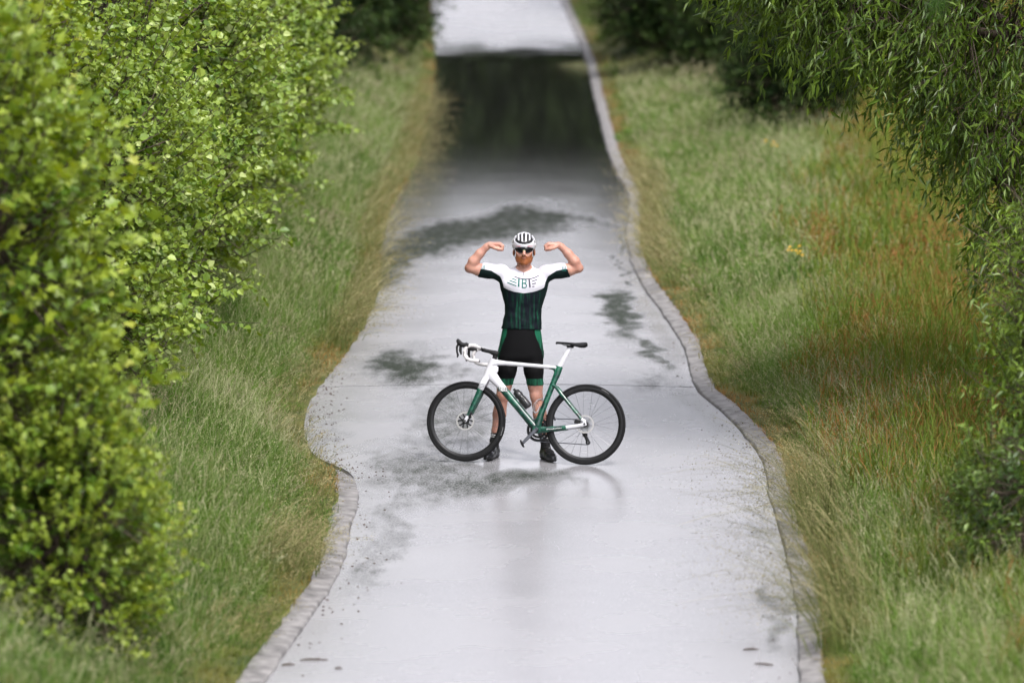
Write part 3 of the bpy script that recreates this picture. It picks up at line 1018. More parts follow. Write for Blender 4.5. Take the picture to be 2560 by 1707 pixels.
# ---- willow hanging in from the right
def make_willow(seed=211):
    r = np.random.default_rng(seed)
    # outline of the lower edge of the crown: x across, height of the hanging tips
    ex = np.array([-3.85, -3.62, -2.95, -2.6, -2.0, -1.9, -1.58, -1.4, 0.0, 1.5, 3.0])
    eh = np.array([4.1, 3.55, 2.80, 2.66, 2.45, 1.95, 1.15, 0.75, 0.7, 0.9, 2.0])
    n = 5200
    x = r.uniform(-3.8, 2.8, n)
    x[: n // 2] = r.uniform(-3.8, -0.9, n // 2)
    x[: n // 6] = r.uniform(-2.1, -0.9, n // 6)
    y = r.normal(0, 0.85, n)
    lo = np.interp(x, ex, eh) + np.abs(y) * 0.12 + r.exponential(0.35, n) * 0.6
    hi = 6.2 - 0.13 * x * x
    z = lo + 0.55 + r.uniform(0, 1, n) ** 1.1 * np.maximum(hi - lo, 0.2)
    keep = (vnoise(x, z, 0.55, 81) * 0.6 + vnoise(x, z, 0.22, 82) * 0.4) > 0.33
    S = np.stack([x, y, z], -1)[keep]
    n = len(S)
    D = nrm(np.array((-0.35, 0, -0.55)) + r.normal(0, 0.42, (n, 3)))
    Ln = r.uniform(0.3, 0.7, n)
    parts = [shoots_to_leaves(r, S, D, Ln, 14, 0.122, 0.24, "narrow", (0.026, 0.065, 0.007), (0.13, 0.20, 0.02), up=0.5, droop=0.45, spread=0.75)]
    V, F, C = join_leaves(parts)
    fol = np_mesh("crown", V, [F], M_leaf, col=C)
    mb = MB()
    mb.tube([(0.25, 0.1, -0.2), (0.2, 0.05, 0.8), (0.05, 0, 1.9), (-0.15, 0, 3.0), (-0.1, 0, 4.2), (0.1, 0.1, 5.4)], [0.17, 0.14, 0.12, 0.1, 0.07, 0.03], n=9)
    hubs = []
    for a, b_, c_ in [((-0.1, 0, 2.6), (-1.3, 0.1, 3.9), (-3.3, 0, 4.3)), ((-0.12, 0, 2.9), (-1.2, -0.4, 3.6), (-2.6, -0.6, 3.6)), ((-0.1, 0, 3.3), (-1.0, 0.5, 4.6), (-2.4, 0.6, 5.0)),
                      ((0, 0, 2.2), (-0.7, -0.3, 2.7), (-1.5, -0.4, 2.5)), ((0, 0, 2.5), (0.9, 0.2, 3.6), (2.1, 0.1, 4.2)), ((0, 0, 3.4), (0.6, -0.5, 4.6), (1.2, -0.7, 5.3)), ((0, 0, 1.8), (-0.6, 0.3, 2.1), (-1.2, 0.4, 1.9))]:
        q = [np.array(a) * (1 - t) ** 2 + 2 * np.array(b_) * t * (1 - t) + np.array(c_) * t * t for t in np.linspace(0, 1, 7)]
        mb.tube(q, np.linspace(0.06, 0.018, 7), n=6)
        hubs += q[2:]
    hubs = np.array(hubs)
    wood0 = (np.concatenate(mb.v), mb.f)
    near = np.argmin(np.linalg.norm(S[:, None, :] - hubs[None], axis=2), axis=1)
    sel = r.uniform(size=n) < 0.45
    midp = (S * 0.5 + hubs[near] * 0.5) + np.array((0, 0, 0.15))
    A = np.concatenate([hubs[near][sel], midp[sel], S])
    B = np.concatenate([midp[sel], S[sel], S + D * (Ln * 0.8)[:, None] - np.array((0, 0, 0.08))])
    k = int(sel.sum())
    V2, F2 = twig_arrays(A, B, np.concatenate([np.full(k, 0.011), np.full(k, 0.007), np.full(n, 0.004)]), np.concatenate([np.full(k, 0.007), np.full(k, 0.004), np.full(n, 0.002)]))
    mb2 = MB()
    mb2.add(wood0[0], wood0[1])
    q4 = [f for f in mb.f if len(f) == 4]
    Vw = np.concatenate([wood0[0], V2])
    wood = np_mesh("trunk", Vw, [np.array(q4), F2 + len(wood0[0])], M_bark, smooth=True)
    return fol, wood


willow = make_willow()
wx, wy = 5.62, 40.6
place("willow_tree", willow, (wx, wy), "narrow-leaved willow hanging in from the upper right edge", "tree", parts=("trunk", "crown"), sink=0.15)

# ---- growth at the lower right
elder = make_plant(221, (0.75, 0.8), 1.75, 0.0, 330, 9, 0.105, 0.5, "oval", (0.04, 0.085, 0.012), (0.13, 0.20, 0.026), M_leaf, stems=5, stem_r=0.016, slen=(0.2, 0.45))
osier = make_plant(231, (0.8, 1.0), 2.6, 0.1, 480, 12, 0.105, 0.27, "narrow", (0.06, 0.11, 0.012), (0.17, 0.25, 0.03), M_leaf, stems=6, stem_r=0.02, droop=0.4, wind=(-0.35, 0, 0))
g_r = "bushes at the lower right"
place("osier_bush", osier, (5.0, 37.8), "narrow-leaved bush at the right edge under the willow", "shrub", g_r, rz=0.3)
place("osier_bush", osier, (4.55, 34.2), "narrow-leaved bush at the right edge, nearest of the two", "shrub", g_r, rz=2.4, s=0.95)
place("elder_bush", elder, (4.15, 34.7), "dark broad-leaved bush beside the grass at the lower right", "shrub", g_r, rz=0.0, s=0.55)
place("elder_bush", elder, (3.6, 34.0), "small dark broad-leaved bush between the overhanging grass and the right edge", "shrub", g_r, rz=4.0, s=0.42)
place("elder_bush", elder, (3.7, 32.4), "low dark broad-leaved bush in the lower right corner", "shrub", g_r, rz=1.7, s=0.6)

# ---- tree close to the camera: one blurred spray of leaves enters the upper right corner
def make_near_tree():
    r = np.random.default_rng(241)
    S, D = [], []
    for k in range(110):
        t = r.uniform(0, 1)
        S.append((-2.72 + 1.4 * t ** 2 + r.normal(0, 0.05), r.normal(0, 0.15), 5.42 + 0.35 * t + r.normal(0, 0.07)))
        D.append((-0.5 + r.normal(0, 0.4), r.normal(0, 0.4), r.normal(-0.1, 0.4)))
    u, p = crown_points(r, 260, (1.7, 1.6, 1.3))
    S = np.concatenate([np.array(S), np.array((0.4, 0, 7.2)) + p * 0.9])
    D = nrm(np.concatenate([np.array(D), u + (0, 0, 0.3)]))
    V, F, C = join_leaves([shoots_to_leaves(r, S, D, r.uniform(0.12, 0.3, len(S)), 8, 0.11, 0.6, "oval", (0.04, 0.11, 0.015), (0.10, 0.22, 0.03), tipcol=(0.3, 0.12, 0.03))])
    fol = np_mesh("crown", V, [F], M_leaf, col=C)
    mb = MB()
    mb.tube([(0, 0, -0.2), (0.05, 0, 2), (0.1, 0.05, 4), (0.2, 0, 6), (0.4, 0, 8)], [0.17, 0.14, 0.12, 0.09, 0.03], n=9)
    mb.tube([(0.1, 0, 4.6), (-0.6, 0, 5.6), (-1.6, 0, 5.75), (-2.55, 0, 5.5)], [0.05, 0.035, 0.02, 0.008], n=6)
    o = mb.build("trunk", M_bark)
    me = o.data
    bpy.data.objects.remove(o)
    return fol, me


place("bankside_tree", make_near_tree(), (4.0, 14.0), "blurred green leaves of a close tree in the upper right corner", "tree", parts=("trunk", "crown"), sink=0.0)

k_ = 0
for o in list(COL.objects):
    if o.type == 'EMPTY' and o.name.startswith(("field_maple", "hedge_shrub", "osier_bush", "elder_bush")) and o.location[1] < 52 and o.location[0] > -5:
        k_ += 1
        fol = [c for c in o.children if c.name.startswith("foliage")][0].data
        single_leaves(o, fol, 70 if o.location[0] < 0 else 40, k_)
# ------------------------------------------------------------------ the cyclist
def smin(a, b_, k):
    h = np.clip(0.5 + 0.5 * (b_ - a) / k, 0, 1)
    return b_ * (1 - h) + a * h - k * h * (1 - h)


class Field:
    """signed distance on a grid, blended from rounded shapes, meshed with surface nets"""
    def __init__(self, lo, hi, vox):
        self.lo = np.array(lo, float)
        self.vox = vox
        self.n = np.ceil((np.array(hi) - self.lo) / vox).astype(int) + 1
        self.D = np.full(self.n, 0.5, np.float32)

    def block(self, lo, hi, pad=0.03):
        a = np.clip(np.floor((np.array(lo) - pad - self.lo) / self.vox).astype(int), 0, self.n - 1)
        b_ = np.clip(np.ceil((np.array(hi) + pad - self.lo) / self.vox).astype(int) + 1, 1, self.n)
        sl = tuple(slice(i, j) for i, j in zip(a, b_))
        g = [self.lo[i] + self.vox * np.arange(a[i], b_[i]) for i in range(3)]
        X, Y, Z = np.meshgrid(*g, indexing='ij')
        return sl, X, Y, Z

    def put(self, sl, d, k):
        self.D[sl] = smin(self.D[sl], d, k) if k > 0 else np.minimum(self.D[sl], d)

    def cone(self, a, b_, ra, rb, k=0.02, cut=False):
        a, b_ = np.array(a, float), np.array(b_, float)
        m = max(ra, rb)
        sl, X, Y, Z = self.block(np.minimum(a, b_) - m, np.maximum(a, b_) + m, 0.03 + k)
        d = b_ - a
        t = np.clip(((X - a[0]) * d[0] + (Y - a[1]) * d[1] + (Z - a[2]) * d[2]) / max(d @ d, 1e-9), 0, 1)
        dist = np.sqrt((X - a[0] - t * d[0])**2 + (Y - a[1] - t * d[1])**2 + (Z - a[2] - t * d[2])**2) - (ra + (rb - ra) * t)
        if cut: self.D[sl] = np.maximum(self.D[sl], -dist)
        else: self.put(sl, dist, k)

    def chain(self, pts, rad, k=0.02, cut=False):
        for i in range(len(pts) - 1): self.cone(pts[i], pts[i + 1], rad[i], rad[i + 1], k, cut)

    def ell(self, c, r, k=0.02, rot=None, cut=False):
        c, r = np.array(c, float), np.array(r, float)
        m = r if rot is None else np.full(3, r.max())
        sl, X, Y, Z = self.block(c - m, c + m, 0.03 + k)
        x, y, z = X - c[0], Y - c[1], Z - c[2]
        if rot is not None:
            Mx = np.array(Matrix.Rotation(rot[0], 3, rot[1]).inverted())
            x, y, z = (Mx[i, 0] * x + Mx[i, 1] * y + Mx[i, 2] * z for i in range(3))
        k0 = np.sqrt((x / r[0])**2 + (y / r[1])**2 + (z / r[2])**2)
        k1 = np.sqrt((x / r[0]**2)**2 + (y / r[1]**2)**2 + (z / r[2]**2)**2) + 1e-9
        d = np.where(k0 < 0.2, -r.min(), k0 * (k0 - 1) / k1)
        if cut: self.D[sl] = np.maximum(self.D[sl], -d)
        else: self.put(sl, d, k)

    def loft(self, tab, k=0.02, p=2.4):
        """tab rows: z, half width, half depth, centre x, centre y"""
        tab = np.array(tab, float)
        tab = tab[np.argsort(tab[:, 0])]
        lo = (tab[:, 3] - tab[:, 1]).min(), (tab[:, 4] - tab[:, 2]).min(), tab[0, 0]
        hi = (tab[:, 3] + tab[:, 1]).max(), (tab[:, 4] + tab[:, 2]).max(), tab[-1, 0]
        sl, X, Y, Z = self.block(lo, hi, 0.05)
        z = Z[0, 0, :]
        a, b_, cx, cy = (smooth_interp(np.clip(z, tab[0, 0], tab[-1, 0]), tab[:, 0], tab[:, i]) for i in (1, 2, 3, 4))
        q = (np.abs((X - cx) / a)**p + np.abs((Y - cy) / b_)**p) ** (1 / p)
        d = (q - 1) * np.minimum(a, b_) * 0.95
        d = np.maximum(d, np.maximum(Z - tab[-1, 0], tab[0, 0] - Z))
        self.put(sl, d, k)

    def grids(self):
        g = [self.lo[i] + self.vox * np.arange(self.n[i]) for i in range(3)]
        return g[0][:, None, None], g[1][None, :, None], g[2][None, None, :]

    def mesh(self, D=None):
        D = self.D if D is None else D
        ins = D < 0
        nx, ny, nz = D.shape
        c = [(i, j, k) for i in (0, 1) for j in (0, 1) for k in (0, 1)]
        cnt = sum(ins[i:nx - 1 + i, j:ny - 1 + j, k:nz - 1 + k].astype(np.int8) for i, j, k in c)
        act = (cnt > 0) & (cnt < 8)
        I = np.argwhere(act)
        ids = np.full(act.shape, -1, np.int64)
        ids[act] = np.arange(len(I))
        val = {q: D[I[:, 0] + q[0], I[:, 1] + q[1], I[:, 2] + q[2]] for q in c}
        P = np.zeros((len(I), 3))
        W = np.zeros(len(I))
        for q in c:
            for ax in range(3):
                if q[ax] == 0:
                    q2 = list(q); q2[ax] = 1; q2 = tuple(q2)
                    v0, v1 = val[q], val[q2]
                    m = (v0 < 0) != (v1 < 0)
                    t = np.where(m, v0 / np.where(m, v0 - v1, 1), 0)
                    p = np.array(q, float)[None, :].repeat(len(I), 0)
                    p[:, ax] += t
                    P[m] += p[m]
                    W[m] += 1
        V = (I + P / W[:, None]) * self.vox + self.lo
        F = []
        for ax in range(3):
            o1, o2 = [(1, 2), (2, 0), (0, 1)][ax]
            sl0 = [slice(None)] * 3; sl1 = [slice(None)] * 3
            sl0[ax] = slice(0, -1); sl1[ax] = slice(1, None)
            A, B = ins[tuple(sl0)], ins[tuple(sl1)]
            e = np.argwhere(A != B)
            s = A[e[:, 0], e[:, 1], e[:, 2]]
            ok = (e[:, o1] > 0) & (e[:, o2] > 0) & (e[:, o1] < act.shape[o1]) & (e[:, o2] < act.shape[o2])
            e, s = e[ok], s[ok]
            quad = []
            for (d1, d2) in ((-1, -1), (0, -1), (0, 0), (-1, 0)):
                q = e.copy()
                q[:, o1] += d1
                q[:, o2] += d2
                quad.append(ids[q[:, 0], q[:, 1], q[:, 2]])
            quad = np.stack(quad, -1)
            quad[~s] = quad[~s][:, ::-1]
            F.append(quad)
        return V, np.concatenate(F)


def relax(V, F, it=2, lam=0.5):
    e = np.concatenate([F[:, [0, 1]], F[:, [1, 2]], F[:, [2, 3]], F[:, [3, 0]]])
    for _ in range(it):
        S = np.zeros_like(V)
        n = np.zeros(len(V))
        np.add.at(S, e[:, 0], V[e[:, 1]]); np.add.at(n, e[:, 0], 1)
        np.add.at(S, e[:, 1], V[e[:, 0]]); np.add.at(n, e[:, 1], 1)
        V = V * (1 - lam) + lam * S / n[:, None]
    return V


PX, PY = 0.105, 39.99
person = empty("person", (PX, PY, 0.043))
tag(person, "cyclist in white and green kit flexing both arms behind the bicycle", "person")

VOX = 0.0064
fb = Field((-0.57, -0.40, -0.02), (0.57, 0.20, 1.99), VOX)
# torso and pelvis
fb.loft([(1.665, 0.070, 0.060, 0, 0.01), (1.635, 0.120, 0.072, 0, 0.012), (1.60, 0.175, 0.094, 0, 0.005), (1.55, 0.205, 0.116, 0, 0.0), (1.50, 0.200, 0.124, 0, -0.004),
         (1.42, 0.182, 0.120, 0, -0.006), (1.33, 0.157, 0.108, -0.004, -0.006), (1.24, 0.150, 0.106, -0.010, -0.006), (1.14, 0.156, 0.112, -0.020, 0.0), (1.04, 0.172, 0.122, -0.024, 0.006),
         (0.94, 0.186, 0.126, -0.027, 0.01), (0.87, 0.185, 0.118, -0.03, 0.01), (0.82, 0.14, 0.09, -0.032, 0.01)], k=0.03)
for s in (-1, 1):
    fb.ell((s * 0.085, -0.085, 1.52), (0.085, 0.042, 0.055), 0.03)                     # chest
    fb.ell((s * 0.13, 0.07, 1.50), (0.07, 0.045, 0.11), 0.03)                          # back
    fb.ell((s * 0.085 - 0.03, 0.085, 0.92), (0.085, 0.06, 0.09), 0.03)                 # seat
    fb.ell((s * 0.205, 0.0, 1.618), (0.068, 0.062, 0.062), 0.03)                       # shoulder
    fb.chain([(s * 0.19, 0.0, 1.612), (s * 0.30, -0.005, 1.632), (s * 0.40, -0.008, 1.642), (s * 0.468, -0.01, 1.655)], [0.062, 0.056, 0.049, 0.042], 0.025)
    fb.ell((s * 0.345, -0.015, 1.650), (0.065, 0.042, 0.042), 0.02)                    # biceps
    fb.ell((s * 0.33, 0.0, 1.608), (0.08, 0.04, 0.035), 0.02)                          # triceps
    fb.ell((s * 0.492, 0.005, 1.652), (0.026, 0.024, 0.030), 0.02)                     # elbow
    fb.chain([(s * 0.470, -0.012, 1.66), (s * 0.440, -0.018, 1.715), (s * 0.385, -0.024, 1.785), (s * 0.325, -0.028, 1.845), (s * 0.300, -0.030, 1.863)],
             [0.042, 0.0455, 0.038, 0.028, 0.025], 0.018)
    # fist: back of the hand towards the sky, fingers folded down
    for j in (-1.5, -0.5, 0.5, 1.5):
        y = -0.034 + j * 0.0225
        dx = 0.004 * abs(j)
        fb.cone((s * 0.300, -0.031 + j * 0.012, 1.866), (s * (0.208 + dx), y, 1.871), 0.018, 0.0145, 0.010)
        fb.chain([(s * (0.208 + dx), y, 1.871), (s * (0.183 + dx), y - 0.003, 1.853), (s * (0.186 + dx), y - 0.004, 1.822), (s * (0.222 + dx), y, 1.822), (s * 0.240, y, 1.840)],
                 [0.0140, 0.0132, 0.0125, 0.0118, 0.011], 0.003)
    fb.chain([(s * 0.286, -0.058, 1.852), (s * 0.256, -0.084, 1.840), (s * 0.226, -0.087, 1.832), (s * 0.203, -0.078, 1.830)], [0.0175, 0.0155, 0.0135, 0.0112], 0.004)
    fb.ell((s * 0.274, -0.048, 1.850), (0.025, 0.023, 0.018), 0.01)
    fb.ell((s * 0.232, -0.036, 1.846), (0.036, 0.044, 0.020), 0.004)
# legs
hipz = 0.90
for hip, knee, ank in (((-0.128, 0.01, hipz), (-0.187, -0.03, 0.535), (-0.262, -0.055, 0.10)), ((0.070, 0.01, hipz), (0.108, -0.055, 0.535), (0.188, -0.145, 0.10))):
    h_, k_, a_ = (np.array(v) for v in (hip, knee, ank))
    fb.chain([h_, h_ * 0.6 + k_ * 0.4 + (0, -0.008, 0), h_ * 0.25 + k_ * 0.75, k_], [0.092, 0.078, 0.064, 0.055], 0.02)
    fb.ell(k_ + (0, -0.02, 0.005), (0.04, 0.038, 0.048), 0.02)
    c_ = k_ * 0.62 + a_ * 0.38
    fb.chain([k_, c_ + (0, 0.02, 0), k_ * 0.3 + a_ * 0.7 + (0, 0.008, 0), a_ + (0, 0.0, 0.03), a_], [0.050, 0.056, 0.042, 0.034, 0.036], 0.02)
    fb.ell(c_ + (-0.012, 0.028, 0.01), (0.038, 0.035, 0.085), 0.02)
    fb.ell(c_ + (0.018, 0.026, 0.015), (0.035, 0.035, 0.08), 0.02)
    tdir = np.array((-0.34, -0.94, 0)) if hip[0] < -0.1 else np.array((0.36, -0.93, 0))
    fb.chain([a_ + (0, 0.02, -0.02), a_ + tdir * 0.10 + (0, 0, -0.045), a_ + tdir * 0.17 + (0, 0, -0.06)], [0.034, 0.032, 0.026], 0.02)
# neck and head
fb.cone((0, 0.012, 1.60), (0, -0.006, 1.735), 0.066, 0.058, 0.025)
HX, HY = 0.0, -0.02
fb.ell((HX, HY + 0.012, 1.853), (0.078, 0.098, 0.092), 0.02)
fb.ell((HX, HY - 0.032, 1.790), (0.070, 0.070, 0.088), 0.025)
fb.ell((HX, HY - 0.044, 1.745), (0.060, 0.060, 0.062), 0.02)
fb.ell((HX, HY - 0.070, 1.712), (0.040, 0.034, 0.030), 0.02)                       # chin with beard
for s in (-1, 1):
    fb.ell((HX + s * 0.045, HY - 0.070, 1.795), (0.028, 0.026, 0.030), 0.02)        # cheek
    fb.ell((HX + s * 0.034, HY - 0.082, 1.843), (0.028, 0.02, 0.012), 0.015)        # brow
    fb.ell((HX + s * 0.088, HY + 0.012, 1.792), (0.011, 0.021, 0.033), 0.006, rot=(s * 0.25, 'Z'))   # ear
    fb.ell((HX + s * 0.048, HY - 0.045, 1.742), (0.026, 0.035, 0.040), 0.02)        # beard on the jaw
    fb.ell((HX + s * 0.011, HY - 0.122, 1.788), (0.009, 0.012, 0.008), 0.005)       # nostril wing
fb.chain([(HX, HY - 0.098, 1.845), (HX, HY - 0.114, 1.815), (HX, HY - 0.126, 1.794)], [0.009, 0.011, 0.0135], 0.008)
fb.ell((HX, HY - 0.100, 1.772), (0.032, 0.018, 0.010), 0.008)                       # moustache
fb.ell((HX, HY - 0.104, 1.760), (0.021, 0.011, 0.0065), 0.004)                      # lips
BODY = fb.D.copy()
V, F = fb.mesh()
V = relax(V, F, 1, 0.35)


def curve(x, pts):
    return np.interp(x, [p[0] for p in pts], [p[1] for p in pts])


# beard: signed value, positive inside
ax_ = np.abs(V[:, 0] - HX)
top = curve(ax_, [(0, 1.781), (0.016, 1.784), (0.03, 1.772), (0.045, 1.768), (0.06, 1.786), (0.075, 1.815), (0.1, 1.825)])
wob = 0.004 * np.sin(V[:, 0] * 260) * np.sin(V[:, 2] * 230 + 1)
beard = np.minimum(np.minimum((top - V[:, 2]) + wob, (V[:, 2] - 1.690) + 0.25 * (-0.03 - V[:, 1])), (0.01 - V[:, 1]) * 0.6)
beard = np.minimum(beard, 0.12 - ax_)
lips = 1 - np.sqrt(((V[:, 0] - HX) / 0.022)**2 + ((V[:, 2] - 1.760) / 0.0075)**2)
lips = np.where(V[:, 1] < HY - 0.08, lips, -1)

M_skin, nt, b = new_mat("skin")
N_, L_ = nt.nodes, nt.links
tc = N_.new("ShaderNodeTexCoord")
nz = N_.new("ShaderNodeTexNoise")
nz.inputs["Scale"].default_value = 14
nz.inputs["Detail"].default_value = 5
L_.new(tc.outputs["Object"], nz.inputs["Vector"])
rp = N_.new("ShaderNodeValToRGB")
rp.color_ramp.elements[0].position = 0.32
rp.color_ramp.elements[0].color = (0.36, 0.170, 0.125, 1)
rp.color_ramp.elements[1].position = 0.7
rp.color_ramp.elements[1].color = (0.49, 0.262, 0.195, 1)
L_.new(nz.outputs["Fac"], rp.inputs["Fac"])


def att_step(nt_, name, gain=400.0, off=0.5):
    a = nt_.nodes.new("ShaderNodeAttribute")
    a.attribute_name = name
    m = nt_.nodes.new("ShaderNodeMath")
    m.operation = 'MULTIPLY_ADD'
    m.use_clamp = True
    m.inputs[1].default_value = gain
    m.inputs[2].default_value = off
    nt_.links.new(a.outputs["Fac"], m.inputs[0])
    return m.outputs[0]


def mix_col(nt_, fac, a, b_):
    m = nt_.nodes.new("ShaderNodeMix")
    m.data_type = 'RGBA'
    nt_.links.new(fac, m.inputs[0])
    for s_, v in ((6, a), (7, b_)):
        if isinstance(v, tuple): m.inputs[s_].default_value = (*v, 1)
        else: nt_.links.new(v, m.inputs[s_])
    return m.outputs[2]


hairn = N_.new("ShaderNodeTexNoise")
hairn.inputs["Scale"].default_value = 240
L_.new(tc.outputs["Object"], hairn.inputs["Vector"])
hr = N_.new("ShaderNodeValToRGB")
hr.color_ramp.elements[0].position = 0.35
hr.color_ramp.elements[0].color = (0.16, 0.046, 0.013, 1)
hr.color_ramp.elements[1].position = 0.7
hr.color_ramp.elements[1].color = (0.38, 0.125, 0.040, 1)
L_.new(hairn.outputs["Fac"], hr.inputs["Fac"])
c1 = mix_col(nt, att_step(nt, "beard", 110.0, 0.3), rp.outputs[0], hr.outputs[0])
c2 = mix_col(nt, att_step(nt, "lips", 3.0, 0.3), c1, (0.50, 0.20, 0.15))
L_.new(c2, b.inputs["Base Color"])
b.inputs["Roughness"].default_value = 0.5
b.inputs["Subsurface Weight"].default_value = 0.12
b.inputs["Subsurface Radius"].default_value = (0.01, 0.004, 0.002)
b.inputs["Subsurface Scale"].default_value = 0.5
link("body", np_mesh("body", V, [F], M_skin, smooth=True, attrs={"beard": beard, "lips": lips}), person)

gX, gY, gZ = fb.grids()
# ---- jersey
reg = np.maximum(1.128 - 0.03 * gX - 0.10 * (gY + 0.1) - gZ, np.abs(gX) - (0.402 - 0.38 * (gZ - 1.591)))
reg = np.maximum(reg, gZ - 1.715)
collar = np.maximum(0.10 - np.abs(gX), 0) * 0 + (gZ - (1.628 + 0.40 * (gY + 0.06) + 0.25 * np.abs(gX)))
reg = np.maximum(reg, np.where(np.abs(gX) < 0.125, collar, -1))
fall = 0.006 + 0.007 * sstep(1.30 - gZ, 0, 0.15) + 0.0022 * np.sin(gZ * 70 + 6 * gX) * np.sin(gX * 31 + 1.7) * sstep(1.42 - gZ, 0, 0.1)
Dj = np.maximum(BODY - fall, reg)
Vj, Fj = fb.mesh(Dj)
Vj = relax(Vj, Fj, 2, 0.45)
dj = np.abs(Vj[:, 0] - 0.0)
yoke = Vj[:, 2] - curve(dj, [(0, 1.449), (0.09, 1.463), (0.15, 1.483), (0.176, 1.495), (0.186, 1.54), (0.208, 1.590), (0.285, 1.640), (0.36, 1.655), (0.42, 1.657)])
M_jersey, nt, b = new_mat("jersey_cloth")
N_, L_ = nt.nodes, nt.links
tc = N_.new("ShaderNodeTexCoord")
mp = N_.new("ShaderNodeMapping")
mp.inputs["Scale"].default_value = (42, 18, 2.6)
L_.new(tc.outputs["Object"], mp.inputs["Vector"])
n1 = N_.new("ShaderNodeTexNoise")
n1.inputs["Scale"].default_value = 1.0
n1.inputs["Detail"].default_value = 5
n1.inputs["Roughness"].default_value = 0.65
L_.new(mp.outputs[0], n1.inputs["Vector"])
rp = N_.new("ShaderNodeValToRGB")
for i, (p_, c_) in enumerate([(0.48, (0.004, 0.006, 0.010, 1)), (0.58, (0.005, 0.026, 0.017, 1)), (0.66, (0.010, 0.085, 0.045, 1)), (0.76, (0.025, 0.14, 0.085, 1))]):
    if i < 2: e_ = rp.color_ramp.elements[i]; e_.position = p_
    else: e_ = rp.color_ramp.elements.new(p_)
    e_.color = c_
L_.new(n1.outputs["Fac"], rp.inputs["Fac"])
side = att_step(nt, "side", 60.0, 0.5)
cdark = mix_col(nt, side, rp.outputs[0], (0.004, 0.012, 0.011))
cc = mix_col(nt, att_step(nt, "yoke", 500.0, 0.5), cdark, (0.53, 0.52, 0.565))
L_.new(cc, b.inputs["Base Color"])
b.inputs["Roughness"].default_value = 0.75
b.inputs["Specular IOR Level"].default_value = 0.12
wv = N_.new("ShaderNodeTexNoise")
wv.inputs["Scale"].default_value = 13
L_.new(tc.outputs["Object"], wv.inputs["Vector"])
bpj = N_.new("ShaderNodeBump")
bpj.inputs["Strength"].default_value = 0.6
bpj.inputs["Distance"].default_value = 0.012
L_.new(wv.outputs["Fac"], bpj.inputs["Height"])
L_.new(bpj.outputs[0], b.inputs["Normal"])
sidev = np.maximum(dj - curve(Vj[:, 2], [(1.1, 0.155), (1.33, 0.135), (1.45, 0.15), (1.60, 0.17)]), -0.2)
jersey = link("jersey", np_mesh("jersey", Vj, [Fj], M_jersey, smooth=True, attrs={"yoke": yoke, "side": sidev}), person)

# ---- bib shorts
reg = np.maximum(gZ - 1.20, 0.632 - gZ + 0 * gX)
reg = np.maximum(reg, np.abs(gX) - 0.32)
Ds = np.maximum(BODY - 0.006, reg)
Vs, Fs = fb.mesh(Ds)
Vs = relax(Vs, Fs, 2, 0.45)
cxs = -0.028
ds = np.abs(Vs[:, 0] - cxs)
panel = ds - curve(Vs[:, 2], [(0.60, 0.235), (0.70, 0.235), (0.80, 0.208), (0.92, 0.186), (1.0, 0.158), (1.06, 0.132), (1.10, 0.122), (1.15, 0.12)])
panel = np.maximum(panel, 0.692 - Vs[:, 2])
bright = Vs[:, 2] - 0.97
M_shorts, nt, b = new_mat("shorts_cloth")
N_, L_ = nt.nodes, nt.links
tc = N_.new("ShaderNodeTexCoord")
mp = N_.new("ShaderNodeMapping")
mp.inputs["Scale"].default_value = (45, 30, 3)
L_.new(tc.outputs["Object"], mp.inputs["Vector"])
n1 = N_.new("ShaderNodeTexNoise")
n1.inputs["Scale"].default_value = 1.0
L_.new(mp.outputs[0], n1.inputs["Vector"])
rp = N_.new("ShaderNodeValToRGB")
rp.color_ramp.elements[0].position = 0.40
rp.color_ramp.elements[0].color = (0.008, 0.040, 0.025, 1)
rp.color_ramp.elements[1].position = 0.65
rp.color_ramp.elements[1].color = (0.013, 0.105, 0.055, 1)
L_.new(n1.outputs["Fac"], rp.inputs["Fac"])
pg = mix_col(nt, att_step(nt, "bright", 10.0, 0.0), rp.outputs[0], (0.010, 0.095, 0.05))
cc = mix_col(nt, att_step(nt, "panel", 400.0, 0.5), (0.0035, 0.0035, 0.004), pg)
L_.new(cc, b.inputs["Base Color"])
b.inputs["Roughness"].default_value = 0.7
b.inputs["Specular IOR Level"].default_value = 0.12
link("bib_shorts", np_mesh("bib_shorts", Vs, [Fs], M_shorts, smooth=True, attrs={"panel": panel, "bright": bright}), person)

